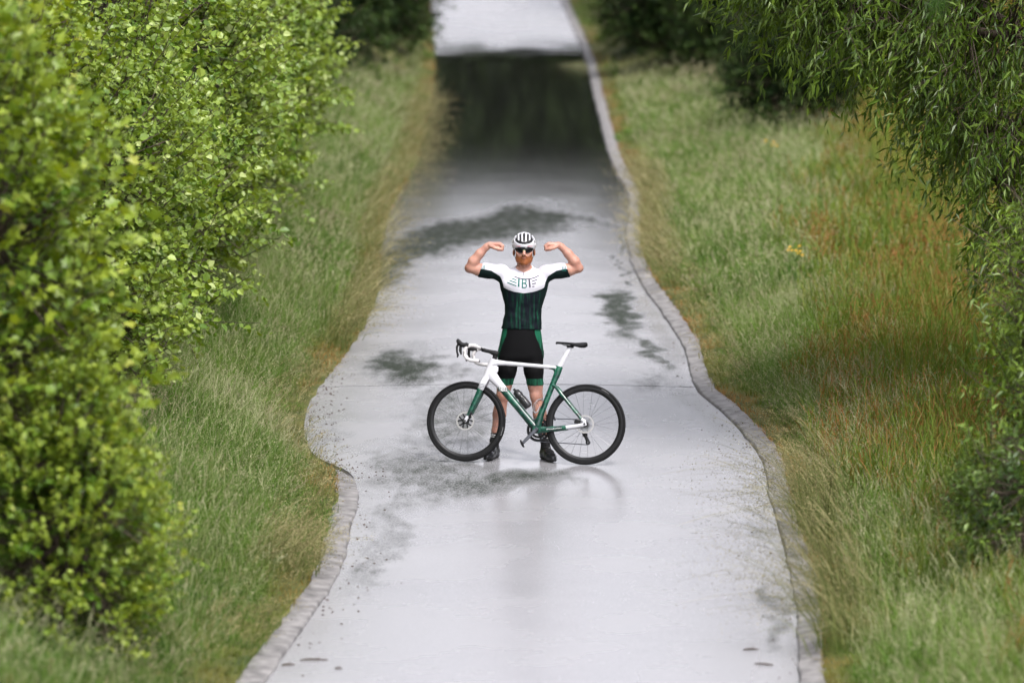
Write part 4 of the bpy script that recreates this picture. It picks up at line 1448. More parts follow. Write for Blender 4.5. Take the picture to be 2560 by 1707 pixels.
# ---- socks and shoes
M_sock, nt, b = new_mat("sock_knit")
cc = mix_col(nt, att_step(nt, "stripe", 600.0, 0.5), (0.010, 0.010, 0.011), (0.6, 0.6, 0.6))
nt.links.new(cc, b.inputs["Base Color"])
b.inputs["Roughness"].default_value = 0.85
M_shoe = simple("shoe_leather", (0.016, 0.017, 0.02), 0.32, 0.5, var=0.3, scale=25, coat=0.3)
M_sole = simple("shoe_sole", (0.008, 0.008, 0.008), 0.5, 0.4)
M_buckle = simple("shoe_dial", (0.25, 0.25, 0.26), 0.35, 0.6, metal=0.6)
for s, ank, tdir in ((-1, (-0.262, -0.055), (-0.34, -0.94)), (1, (0.188, -0.145), (0.36, -0.93))):
    reg = np.maximum(gZ - 0.215, 0.05 - gZ)
    reg = np.maximum(reg, (gX + 0.03) * -s)
    Dk = np.maximum(BODY - 0.004, reg)
    Vk, Fk = fb.mesh(Dk)
    Vk = relax(Vk, Fk, 1, 0.4)
    st = np.maximum(0.0035 - np.abs(Vk[:, 2] - 0.196), 0.0035 - np.abs(Vk[:, 2] - 0.180))
    link("sock", np_mesh("sock", Vk, [Fk], M_sock, smooth=True, attrs={"stripe": st}), person)
    fs = Field((-0.09, -0.25, -0.04), (0.09, 0.11, 0.14), 0.0045)
    fs.chain([(0, 0.050, 0.028), (0, 0.0, 0.030), (0, -0.08, 0.022), (0, -0.14, 0.016), (0, -0.185, 0.012)], [0.034, 0.036, 0.038, 0.040, 0.028], 0.03)
    fs.chain([(0, 0.030, 0.03), (0, 0.028, 0.085)], [0.038, 0.034], 0.02)
    fs.chain([(0, 0.0, 0.075), (0, -0.06, 0.050), (0, -0.12, 0.030)], [0.034, 0.034, 0.032], 0.02)
    x_, y_, z_ = fs.grids()
    D1 = np.maximum(fs.D, -z_ - 0.004)
    D1 = np.maximum(D1, z_ - 0.102 - 0.2 * (y_ - 0.03))
    V1, F1 = fs.mesh(D1)
    shoe = empty("shoe", (ank[0], ank[1], -0.0))
    shoe.parent = person
    shoe.rotation_euler = (0, 0, math.atan2(tdir[0], -tdir[1]) * 1.0)
    bpy.data.objects.remove(shoe)
    ang = math.atan2(tdir[0], -tdir[1])
    V1 = relax(V1, F1, 1, 0.4)
    sh = link("shoe", np_mesh("shoe", V1, [F1], M_shoe, smooth=True), person, loc=(ank[0], ank[1], 0.012), rot=(0, 0, ang))
    mb = MB()
    pts = [(-0.026, 0.075), (-0.034, 0.03), (-0.032, -0.03), (-0.042, -0.10), (-0.041, -0.15), (-0.025, -0.20), (0.0, -0.212), (0.025, -0.20), (0.041, -0.15), (0.042, -0.10), (0.032, -0.03), (0.034, 0.03), (0.026, 0.075), (0, 0.084)]
    n = len(pts)
    mb.add([(x, y, -0.012) for x, y in pts] + [(x * 1.02, y * 1.01, 0.002) for x, y in pts], [[i, (i + 1) % n, n + (i + 1) % n, n + i] for i in range(n)] + [list(range(n))[::-1], [n + i for i in range(n)]])
    mb.box((0, -0.10, -0.0195), (0.045, 0.06, 0.014))
    mb.box((0, 0.045, -0.0195), (0.04, 0.035, 0.014))
    mb.build("sole", M_sole, sh)
    mb = MB()
    mb.lathe([(0.011, 0), (0.011, 0.007), (0.006, 0.010), (0.0005, 0.010), (0.0005, 0)], n=16)
    d_ = mb.build("dial", M_buckle, sh)
    d_.location = (0.0, -0.075, 0.083)
    d_.rotation_euler = (R(60), 0, 0)
    mb = MB()
    for yy, zz in ((-0.05, 0.0), (-0.11, 0.0)):
        a_ = np.linspace(0.25, np.pi - 0.25, 9)
        rr = 0.0385 if yy > -0.1 else 0.0395
        zc = 0.047 if yy > -0.1 else 0.024
        mb.tube([(rr * math.cos(t), yy, zc + rr * math.sin(t) * 0.98) for t in a_], 0.0035, 0.009, n=6, out=(0, 1, 0))
    mb.build("strap", M_sole, sh)

# ---- helmet
fh = Field((-0.125, -0.16, -0.08), (0.125, 0.18, 0.13), 0.0032)
HC = np.array((0.0, 0.0, 1.866))
hr_ = np.array((0.106, 0.137, 0.104))
fh.ell((0, 0.012, 0.0), hr_, 0)
x_, y_, z_ = fh.grids()
fh.D = np.maximum(fh.D, -(z_ + 0.030 - 0.10 * (y_ + 0.1) * (y_ < -0.02) + 0.12 * (y_ - 0.02) * (y_ > 0.02) + 0.22 * np.maximum(np.abs(x_) - 0.06, 0))).astype(np.float32)
fh.D = np.maximum(fh.D, -np.sqrt((x_ / 0.086)**2 + ((y_ - 0.012) / 0.115)**2 + ((z_ + 0.012) / 0.088)**2) * 0.086 + 0.086).astype(np.float32)


def hsurf(x, z, back=False):
    q = 1 - (x / hr_[0])**2 - (z / hr_[2])**2
    y = hr_[1] * math.sqrt(max(q, 0))
    return (x, 0.012 + (y if back else -y), z)


def groove(pts, r):
    for dp in (1.0, 0.94, 0.88):
        P = [np.array(hsurf(x, z)) * dp for x, z in pts]
        fh.chain(P, [r] * len(P), 0, cut=True)


def over(x0, x1, z0, r, y_end=0.10):
    """slot running from the brow back over the crown"""
    P = []
    for t in np.linspace(0, 1, 12):
        x = x0 + (x1 - x0) * t
        ph = t * 2.35 + math.asin(min(1, z0 / hr_[2]))
        kx = math.sqrt(max(1 - (x / hr_[0])**2, 0.05))
        P.append((x, 0.012 - hr_[1] * kx * math.cos(ph), hr_[2] * kx * math.sin(ph)))
    for i in range(0, len(P) - 1):
        if i in (5,): continue
        for dp in (1.0, 0.94, 0.88):
            fh.cone(np.array(P[i]) * dp, np.array(P[i + 1]) * dp, r, r, 0, cut=True)


groove([(-0.081, 0.052), (-0.066, 0.037), (-0.038, 0.026), (0, 0.022), (0.038, 0.026), (0.066, 0.037), (0.081, 0.052)], 0.011)
over(0, 0, 0.045, 0.0105)
for s in (-1, 1):
    over(s * 0.034, s * 0.036, 0.042, 0.0105)
    over(s * 0.066, s * 0.064, 0.058, 0.0115)
    groove([(s * 0.094, 0.028), (s * 0.101, 0.010)], 0.011)
    for yy in (0.03, 0.08):
        fh.cone((s * 0.12, yy, 0.01), (s * 0.085, yy + 0.01, 0.05), 0.014, 0.010, 0, cut=True)
Vh, Fh = fh.mesh()
Vh = relax(Vh, Fh, 1, 0.4)
M_helmet = simple("helmet_shell", (0.52, 0.52, 0.55), 0.35, 0.5, var=0.03, coat=0.4)
M_black = simple("matt_black", (0.010, 0.010, 0.011), 0.55, 0.4)
helmet = link("helmet", np_mesh("helmet", Vh, [Fh], M_helmet, smooth=True), person, loc=(HC[0], HC[1] - 0.012, HC[2]))
fi = Field((-0.11, -0.13, -0.06), (0.11, 0.15, 0.11), 0.006)
fi.ell((0, 0.012, 0), hr_ - 0.011, 0)
x_, y_, z_ = fi.grids()
fi.D = np.maximum(fi.D, -(z_ + 0.022 - 0.10 * (y_ + 0.1) * (y_ < -0.02) + 0.12 * (y_ - 0.02) * (y_ > 0.02))).astype(np.float32)
Vi, Fi = fi.mesh()
link("helmet_padding", np_mesh("helmet_padding", relax(Vi, Fi, 1), [Fi], M_black, smooth=True), helmet)
mb = MB()
for s in (-1, 1):
    mb.tube([(s * 0.086, -0.01, -0.03), (s * 0.090, -0.012, -0.075), (s * 0.076, -0.025, -0.118), (s * 0.045, -0.040, -0.165), (0, -0.045, -0.19)], 0.0022, 0.006, n=6, out=(0, 1, 0))
mb.build("chin_strap", M_black, helmet)

# ---- wraparound sunglasses
M_lens = simple("sunglass_lens", (0.004, 0.005, 0.006), 0.18, 0.25)
M_pink = simple("sunglass_frame", (0.42, 0.05, 0.09), 0.35, 0.5)
gl = empty("tmp")
bpy.data.objects.remove(gl)
n = 25
us = np.linspace(-1, 1, n)
V, Fq = [], []
for i, u in enumerate(us):
    a = u * 1.05
    x = 0.080 * math.sin(a) / math.sin(1.05)
    y = HY - 0.116 + 0.062 * (1 - math.cos(a)) / (1 - math.cos(1.05)) * 0.9
    t_ = 1.856 + 0.003 * (1 - u * u)
    w = abs(u)
    bot = 1.811 - 0.010 * math.sin(min(w * 1.25, 1) * math.pi) + (0.016 * max(0, 1 - w / 0.14)) + 0.014 * max(0, (w - 0.75) / 0.25)
    for z in (t_, (t_ + bot) / 2, bot):
        V.append((x, y - 0.003 * (1 if z not in (t_, bot) else 0), z))
for i in range(n - 1):
    for j in range(2):
        a = i * 3 + j
        Fq.append([a, a + 1, a + 4, a + 3])
mb = MB()
mb.add(V, Fq)
sung = mb.build("sunglasses", M_lens, person)
so = sung.modifiers.new("thick", 'SOLIDIFY')
so.thickness = 0.003
for s, ra in ((-1, range(0, 9)), (1, range(16, n))):
    mb = MB()
    mb.tube([(V[i * 3][0], V[i * 3][1] - 0.001, V[i * 3][2] + 0.001) for i in ra], 0.0032, n=6)
    mb.tube([(s * 0.080, HY - 0.058, 1.846), (s * 0.086, HY - 0.02, 1.832), (s * 0.090, HY + 0.03, 1.826)], 0.003, 0.005, n=6, out=(0, 0, 1))
    mb.build("glasses_temple", M_pink, sung)
mb = MB()
mb.tube([(-0.010, HY - 0.121, 1.822), (0, HY - 0.123, 1.830), (0.010, HY - 0.121, 1.822)], 0.0022, n=5)
mb.build("nose_pad", simple("nose_pad", (0.35, 0.45, 0.25), 0.5), sung)

# ---- printed marks on the jersey
bvh = BVHTree.FromPolygons([tuple(v) for v in Vj], [tuple(f) for f in Fj])


def on_jersey(x, z, lift=0.0016):
    h = bvh.ray_cast(Vector((x, -0.5, z)), Vector((0, 1, 0)))
    if h[0] is None: return None
    return np.array(h[0]) + np.array(h[1]) * lift


def px2m(u, v):
    """pixel on the photograph's enlarged crop to metres on the chest"""
    return (u / 10.456 + 1220 - 1310.0) / 286.0, 1.630 - ((v / 10.456 + 570) - 681.0) / (286.0 * 0.988)


def decal(mb, pts, w, mat=0, conv=px2m):
    w = w * 1.3
    P = []
    for (a, b_) in zip(pts[:-1], pts[1:]):
        k = max(2, int(math.hypot(b_[0] - a[0], b_[1] - a[1]) / 30) + 1)
        for t in np.linspace(0, 1, k, endpoint=False): P.append((a[0] + (b_[0] - a[0]) * t, a[1] + (b_[1] - a[1]) * t))
    P.append(pts[-1])
    P = np.array(P)
    T = np.gradient(P, axis=0)
    T = T / np.maximum(np.linalg.norm(T, axis=1, keepdims=True), 1e-6)
    Nn = np.stack([-T[:, 1], T[:, 0]], -1) * w / 2
    V, F = [], []
    for p, q in zip(P, Nn):
        a, b_ = on_jersey(*conv(*(p + q))), on_jersey(*conv(*(p - q)))
        if a is None or b_ is None: continue
        V += [a, b_]
    for i in range(len(V) // 2 - 1): F.append([2 * i, 2 * i + 1, 2 * i + 3, 2 * i + 2])
    if F: mb.add(V, F, mat)


M_ink = simple("ink_slate", (0.07, 0.065, 0.085), 0.7, 0.2)
M_teal = simple("ink_teal", (0.012, 0.115, 0.095), 0.7, 0.2)
logo = MB()
decal(logo, [(690, 1275), (745, 1293), (800, 1310), (870, 1326), (940, 1335), (1020, 1336), (1100, 1330), (1220, 1300), (1330, 1255)], 19)
for a, b_ in (((630, 1320), (745, 1358)), ((560, 1365), (745, 1425)), ((505, 1418), (740, 1502))): decal(logo, [a, b_], 18, 1)
for a, b_ in (((1140, 1390), (1290, 1345)), ((1150, 1452), (1255, 1432)), ((1155, 1522), (1210, 1512))): decal(logo, [a, b_], 18)
decal(logo, [(808, 1320), (800, 1525)], 30, 1)
decal(logo, [(1075, 1335), (1095, 1540)], 32)
decal(logo, [(895, 1335), (897, 1552)], 24, 1)
decal(logo, [(890, 1345), (965, 1342), (992, 1362), (996, 1400), (975, 1432), (900, 1440)], 20, 1)
decal(logo, [(940, 1438), (990, 1455), (1005, 1490), (998, 1530), (970, 1548), (890, 1550)], 20, 1)
logo.build("chest_lettering", [M_ink, M_teal], jersey)
zp = MB()
decal(zp, [(935, 1165), (935, 1260)], 13)
zp.build("zip", M_ink, jersey)


def crop1(u, v): return (u / 5.6 + 1100 - 1310.0) / 286.0, 1.630 - ((v / 5.6 + 560) - 681.0) / (286.0 * 0.988)


for xs in ((588, 606, 626), (1715, 1735, 1756)):
    cuff = MB()
    for x in xs: decal(cuff, [(x - 3, 588 if xs[0] < 1000 else 604), (x + 3, 640 if xs[0] < 1000 else 668)], 7, 0, crop1)
    cuff.build("cuff_stripes", M_teal, jersey)
# ------------------------------------------------------------------ the bicycle, leaning back against the rider
bike = empty("bicycle", (0.107, 39.625, 0.031), (R(-12), 0, R(-10.3)))
tag(bike, "white and green road bicycle standing across the lane before the rider", "bicycle")
M_white = simple("frame_white", (0.54, 0.54, 0.57), 0.22, 0.5, var=0.02, coat=0.6)
M_tyre = simple("tyre_rubber", (0.006, 0.006, 0.0065), 0.65, 0.15, var=0.3, scale=60)
M_carbon = simple("rim_carbon", (0.006, 0.006, 0.0065), 0.4, 0.3, var=0.3)
M_steel = simple("steel", (0.5, 0.5, 0.52), 0.3, 0.5, metal=1.0)
M_rotor = simple("rotor_steel", (0.42, 0.41, 0.40), 0.4, 0.5, metal=0.6)
M_spoke = simple("spoke_steel", (0.16, 0.16, 0.17), 0.35, 0.5, metal=0.8)
M_gunmetal = simple("crank_alloy", (0.10, 0.105, 0.12), 0.35, 0.5, metal=0.7)
M_tape = simple("bar_tape", (0.56, 0.54, 0.54), 0.6, 0.3, var=0.06, scale=60, bump=0.4)
M_rubber = simple("hood_rubber", (0.010, 0.010, 0.011), 0.6, 0.22)
M_logo = simple("logo_white", (0.75, 0.75, 0.75), 0.4)
M_green, nt, b = new_mat("frame_green")
tc = nt.nodes.new("ShaderNodeTexCoord")
nz = nt.nodes.new("ShaderNodeTexNoise")
nz.inputs["Scale"].default_value = 22
nz.inputs["Detail"].default_value = 4
nt.links.new(tc.outputs["Object"], nz.inputs["Vector"])
rp = nt.nodes.new("ShaderNodeValToRGB")
for i, (p_, c_) in enumerate([(0.36, (0.002, 0.016, 0.013, 1)), (0.52, (0.003, 0.046, 0.030, 1)), (0.70, (0.016, 0.115, 0.066, 1))]):
    e_ = rp.color_ramp.elements[i] if i < 2 else rp.color_ramp.elements.new(p_)
    e_.position = p_
    e_.color = c_
nt.links.new(nz.outputs["Fac"], rp.inputs["Fac"])
nt.links.new(rp.outputs[0], b.inputs["Base Color"])
b.inputs["Roughness"].default_value = 0.28
b.inputs["Coat Weight"].default_value = 0.5
b.inputs["Coat Roughness"].default_value = 0.08

FH, RH, BBX = (-0.529, 0.353), (0.529, 0.353), (0.107, 0.298)


def P3(pts, y=0.0): return [(x, y, z) for x, z in pts]


def quad_bez(a, b_, c_, n=8):
    return [tuple(np.array(a) * (1 - t)**2 + 2 * np.array(b_) * t * (1 - t) + np.array(c_) * t * t) for t in np.linspace(0, 1, n)]


fr = MB()      # material 0 white, 1 green
# head tube
fr.tube(P3([(-0.368, 0.722), (-0.345, 0.79), (-0.322, 0.85), (-0.304, 0.905)]), [0.030, 0.034, 0.034, 0.027], [0.026, 0.022, 0.021, 0.024], n=14)
# top tube
fr.tube(P3([(-0.318, 0.858), (-0.27, 0.872), (-0.2, 0.868), (0.0, 0.857), (0.18, 0.846), (0.262, 0.840)]), [0.034, 0.026, 0.020, 0.0175, 0.0165, 0.014], [0.022, 0.022, 0.022, 0.020, 0.018, 0.016], n=14)
# down tube: white end, then green
dA, dB = np.array((-0.335, 0.780)), np.array((0.080, 0.318))
def dt(t): return tuple(dA * (1 - t) + dB * t)
fr.tube(P3([dt(0), dt(0.1), dt(0.2), dt(0.305)]), [0.052, 0.044, 0.036, 0.0345], [0.024, 0.025, 0.026, 0.026], n=14)
fr.tube(P3([dt(0.305), dt(0.45), dt(0.6), dt(0.8), dt(1.0)]), [0.0345, 0.034, 0.033, 0.033, 0.036], [0.0262, 0.027, 0.028, 0.030, 0.034], n=14, mat=1)
# gusset between top and down tube
fr.tube(P3([(-0.318, 0.80), (-0.285, 0.815), (-0.262, 0.815)]), [0.06, 0.045, 0.02], [0.020, 0.018, 0.014], n=12)
# seat tube
fr.tube(P3([(0.093, 0.300), (0.135, 0.44), (0.185, 0.58), (0.232, 0.71), (0.262, 0.79), (0.276, 0.853)]), [0.040, 0.027, 0.0245, 0.0255, 0.030, 0.034], [0.034, 0.024, 0.020, 0.019, 0.019, 0.019], n=14, mat=1)
fr.tube(P3([(0.175, 0.838), (0.23, 0.832), (0.268, 0.80)]), [0.006, 0.014, 0.03], [0.012, 0.016, 0.017], n=10, mat=1)
# bottom bracket shell
fr.lathe([(0.038, -0.043), (0.038, 0.043), (0.0, 0.043), (0.0, -0.043)], c=(BBX[0], 0, BBX[1]), n=24, mat=1)
for s in (-1, 1):
    # seat stays
    fr.tube([(0.222, s * 0.012, 0.690), (0.262, s * 0.030, 0.668), (0.300, s * 0.042, 0.622), (0.40, s * 0.052, 0.505), (0.495, s * 0.060, 0.398)], [0.012, 0.015, 0.015, 0.0125, 0.0115], [0.010, 0.009, 0.008, 0.007, 0.007], n=10, mat=1)
    # chain stays: green, then white dropout end
    fr.tube([(0.115, s * 0.028, 0.293), (0.20, s * 0.038, 0.300), (0.30, s * 0.048, 0.312), (0.365, s * 0.053, 0.320)], [0.030, 0.024, 0.019, 0.0165], [0.012, 0.011, 0.009, 0.009], n=10, mat=1)
    fr.tube([(0.365, s * 0.053, 0.320), (0.44, s * 0.058, 0.331), (0.505, s * 0.062, 0.344), (0.530, s * 0.063, 0.353), (0.525, s * 0.063, 0.378), (0.500, s * 0.061, 0.396)], [0.0165, 0.0145, 0.016, 0.021, 0.016, 0.013], [0.0092, 0.008, 0.007, 0.006, 0.006, 0.006], n=10)
frame = fr.build("frame", [M_white, M_green], bike)

fk = MB()
for s in (-1, 1):
    y = s * 0.050
    fk.tube([(-0.362, s * 0.022, 0.735), (-0.378, s * 0.040, 0.700), (-0.392, y, 0.665), (-0.404, y, 0.632)], [0.030, 0.030, 0.0275, 0.0265], [0.022, 0.016, 0.0115, 0.0105], n=12)
    fk.tube([(-0.404, y, 0.632), (-0.440, y, 0.545), (-0.478, y, 0.460), (-0.505, y, 0.398)], [0.0265, 0.0225, 0.0185, 0.0155], [0.0107, 0.010, 0.0092, 0.009], n=12, mat=1)
    fk.tube([(-0.505, y, 0.398), (-0.520, y, 0.370), (-0.529, y, 0.353), (-0.532, y, 0.343)], [0.0155, 0.0145, 0.014, 0.009], [0.0092, 0.009, 0.009, 0.007], n=12)
fork = fk.build("fork", [M_white, M_green], bike)

# stripes and lettering on the down tube and the fork
lt = MB()
dd = nrm(dB - dA)
up_ = np.array((-dd[1], dd[0]))
if up_[1] < 0: up_ = -up_


def bar_on(mb, a, b_, w, y, mat=0):
    a, b_ = np.array(a), np.array(b_)
    t = (b_ - a) / np.linalg.norm(b_ - a)
    q = np.array((-t[1], t[0])) * w / 2
    pts = [a + q, b_ + q, b_ - q, a - q]
    V = [(p[0], y, p[1]) for p in pts] + [(p[0], y + 0.0012, p[1]) for p in pts]
    mb.add(V, [[0, 1, 2, 3], [7, 6, 5, 4], [0, 4, 5, 1], [1, 5, 6, 2], [2, 6, 7, 3], [3, 7, 4, 0]], mat)


M_band = simple("logo_band", (0.010, 0.022, 0.020), 0.35, coat=0.4)
c0 = np.array(dt(0.300))
bx_, bz_ = np.array((1.0, -0.06)), np.array((0.06, 1.0))
def L(u, v): return c0 + bx_ * u + bz_ * v
for i in range(4):
    bar_on(lt, L(-0.036 + 0.004 * i, 0.014 - i * 0.010), L(-0.019, 0.014 - i * 0.010), 0.0042, -0.0285)
    bar_on(lt, L(0.024, 0.014 - i * 0.010), L(0.042 - 0.004 * (3 - i) * 0.3, 0.014 - i * 0.010), 0.0042, -0.0285)
bar_on(lt, L(-0.018, 0.015), L(-0.005, 0.015), 0.005, -0.0285); bar_on(lt, L(-0.0115, 0.015), L(-0.0115, -0.019), 0.005, -0.0283)
bar_on(lt, L(0.010, 0.015), L(0.023, 0.015), 0.005, -0.0285); bar_on(lt, L(0.0165, 0.015), L(0.0165, -0.019), 0.005, -0.0283)
for a_, b2 in (((-0.003, 0.015), (-0.003, -0.019)), ((-0.003, 0.015), (0.007, 0.013)), ((0.007, 0.013), (0.007, 0.0)), ((-0.003, -0.002), (0.008, -0.003)), ((0.008, -0.003), (0.008, -0.018)), ((-0.003, -0.019), (0.008, -0.018))):
    bar_on(lt, L(*a_), L(*b2), 0.004, -0.0281)
let = lt.build("frame_lettering", [M_logo], frame, smooth=False)
bd = MB()
bar_on(bd, L(-0.040, -0.003), L(0.044, -0.003), 0.042, -0.0272)
bd.build("logo_band", M_band, frame, smooth=False)
st = MB()
for i in range(4):
    t = 0.640 + i * 0.0125
    xx = -0.404 + (t - 0.632) * 0.36
    bar_on(st, (xx - 0.026, t + 0.004), (xx + 0.026, t - 0.003), 0.0032, -0.0625)
st.build("fork_stripes", M_band, fork, smooth=False)
fc = bpy.data.curves.new("stay_lettering", 'FONT')
fc.body = "#TrainingBeatsTalent"
fc.size = 0.016
fc.extrude = 0.0004
fo = bpy.data.objects.new("tmp_text", fc)
COL.objects.link(fo)
bpy.context.view_layer.update()
tm = bpy.data.meshes.new_from_object(fo.evaluated_get(bpy.context.evaluated_depsgraph_get()))
bpy.data.objects.remove(fo)
tm.materials.clear()
tm.materials.append(M_logo)
link("stay_lettering", tm, frame, loc=(0.195, -0.0595, 0.294), rot=(R(90), R(-6), R(-6)))

# seat post, saddle
sp = MB()
sp.tube(P3([(0.268, 0.83), (0.30, 0.895), (0.335, 0.960), (0.362, 1.012), (0.366, 1.022)]), [0.024, 0.021, 0.020, 0.020, 0.012], [0.0125, 0.0115, 0.011, 0.011, 0.011], n=12)
sp.build("seat_post", M_white, bike)
sd = MB()
V, F = [], []
prof = [(0.240, 0.012, 1.066), (0.25, 0.018, 1.070), (0.30, 0.021, 1.070), (0.36, 0.027, 1.066), (0.41, 0.046, 1.064), (0.455, 0.064, 1.066), (0.490, 0.070, 1.070), (0.510, 0.060, 1.070), (0.516, 0.03, 1.066)]
m = 9
for (x, w, z) in prof:
    dp = 0.012 + 0.022 * sstep(x, 0.36, 0.46) * (1 - 0.6 * sstep(x, 0.49, 0.52))
    for j in range(m):
        a = -1 + 2 * j / (m - 1)
        V.append((x, a * w, z - dp * abs(a)**2.6 - 0.003 * (1 - abs(a))))
k = len(V)
for (x, w, z) in prof:
    dp = 0.012 + 0.022 * sstep(x, 0.36, 0.46) * (1 - 0.6 * sstep(x, 0.49, 0.52))
    for j in range(m):
        a = -1 + 2 * j / (m - 1)
        V.append((x, a * w * 0.93, z - dp * abs(a)**2.6 - 0.010))
for i in range(len(prof) - 1):
    for j in range(m - 1):
        a = i * m + j
        F.append([a, a + m, a + m + 1, a + 1])
        F.append([k + a, k + a + 1, k + a + m + 1, k + a + m])
    F.append([i * m, k + i * m, k + (i + 1) * m, (i + 1) * m])
    F.append([i * m + m - 1, (i + 1) * m + m - 1, k + (i + 1) * m + m - 1, k + i * m + m - 1])
for i in (0, len(prof) - 1):
    for j in range(m - 1): F.append([i * m + j, i * m + j + 1, k + i * m + j + 1, k + i * m + j])
sd.add(V, F)
saddle = sd.build("saddle", M_rubber, bike)
rl = MB()
for s in (-1, 1):
    rl.tube([(0.275, s * 0.010, 1.056), (0.315, s * 0.020, 1.038), (0.40, s * 0.022, 1.034), (0.455, s * 0.024, 1.045), (0.480, s * 0.030, 1.052)], 0.0035, n=6)
rl.tube([(0.340, 0, 1.030), (0.395, 0, 1.026)], 0.012, 0.026, n=8)
rl.build("saddle_rails", M_rubber, saddle)

# cockpit
stm = MB()
stm.tube(P3([(-0.300, 0.900), (-0.292, 0.935)]), [0.021, 0.021], n=14)
stm.tube(P3([(-0.268, 0.944), (-0.300, 0.955), (-0.345, 0.968), (-0.412, 0.982)]), [0.026, 0.024, 0.016, 0.017], [0.018, 0.018, 0.017, 0.020], n=12)
stem_o = stm.build("stem", M_rubber, bike)
fbk = MB()
for zz in (0.935, 0.955):
    fbk.lathe([(0.0035, -0.0195), (0.0035, -0.0175), (0.0002, -0.0175), (0.0002, -0.0195)], c=(-0.272, 0, zz), n=8)
hb = MB()
top = [(-0.410, 0, 0.985), (-0.412, 0.06, 0.986), (-0.414, 0.12, 0.988)]
hb.tube([(x, -y, z) for x, y, z in top[::-1]] + top[1:], 0.0155, 0.0135, n=10, out=(0, 0, 1))
bar = hb.build("handlebar", M_rubber, bike)
for s in (-1, 1):
    mb = MB()
    pts = [(-0.414, s * 0.115, 0.988), (-0.418, s * 0.165, 0.990), (-0.428, s * 0.190, 0.996), (-0.448, s * 0.200, 1.003), (-0.475, s * 0.202, 1.003), (-0.500, s * 0.203, 0.994), (-0.519, s * 0.204, 0.974), (-0.528, s * 0.206, 0.945),
           (-0.522, s * 0.208, 0.912), (-0.502, s * 0.211, 0.886), (-0.470, s * 0.214, 0.872), (-0.430, s * 0.216, 0.868), (-0.392, s * 0.217, 0.866)]
    mb.tube(pts, 0.0155, n=10, out=(0, 0.3, 1))
    tp = mb.build("bar_tape", M_tape, bar)
    mb = MB()
    mb.tube([(-0.393, s * 0.217, 0.866), (-0.388, s * 0.217, 0.866)], [0.0125, 0.011], n=10, out=(0, 0, 1))
    mb.build("bar_plug", M_rubber, bar)
    mb = MB()
    mb.tube([(-0.492, s * 0.202, 0.996), (-0.520, s * 0.201, 1.000), (-0.555, s * 0.199, 1.006), (-0.578, s * 0.197, 1.022), (-0.592, s * 0.196, 1.044), (-0.593, s * 0.196, 1.056)],
            [0.020, 0.020, 0.021, 0.022, 0.017, 0.008], [0.018, 0.017, 0.0165, 0.017, 0.015, 0.008], n=10)
    hood = mb.build("brake_hood", M_rubber, bar)
    mb = MB()
    mb.tube([(-0.586, s * 0.198, 1.010), (-0.598, s * 0.200, 0.985), (-0.594, s * 0.204, 0.945), (-0.584, s * 0.208, 0.915), (-0.588, s * 0.212, 0.893)], [0.012, 0.010, 0.009, 0.010, 0.006], [0.008, 0.005, 0.004, 0.004, 0.003], n=8)
    mb.tube([(-0.565, s * 0.198, 0.995), (-0.566, s * 0.200, 0.955), (-0.555, s * 0.204, 0.92)], [0.012, 0.013, 0.007], [0.006, 0.004, 0.003], n=8)
    mb.build("brake_lever", M_carbon, bar)


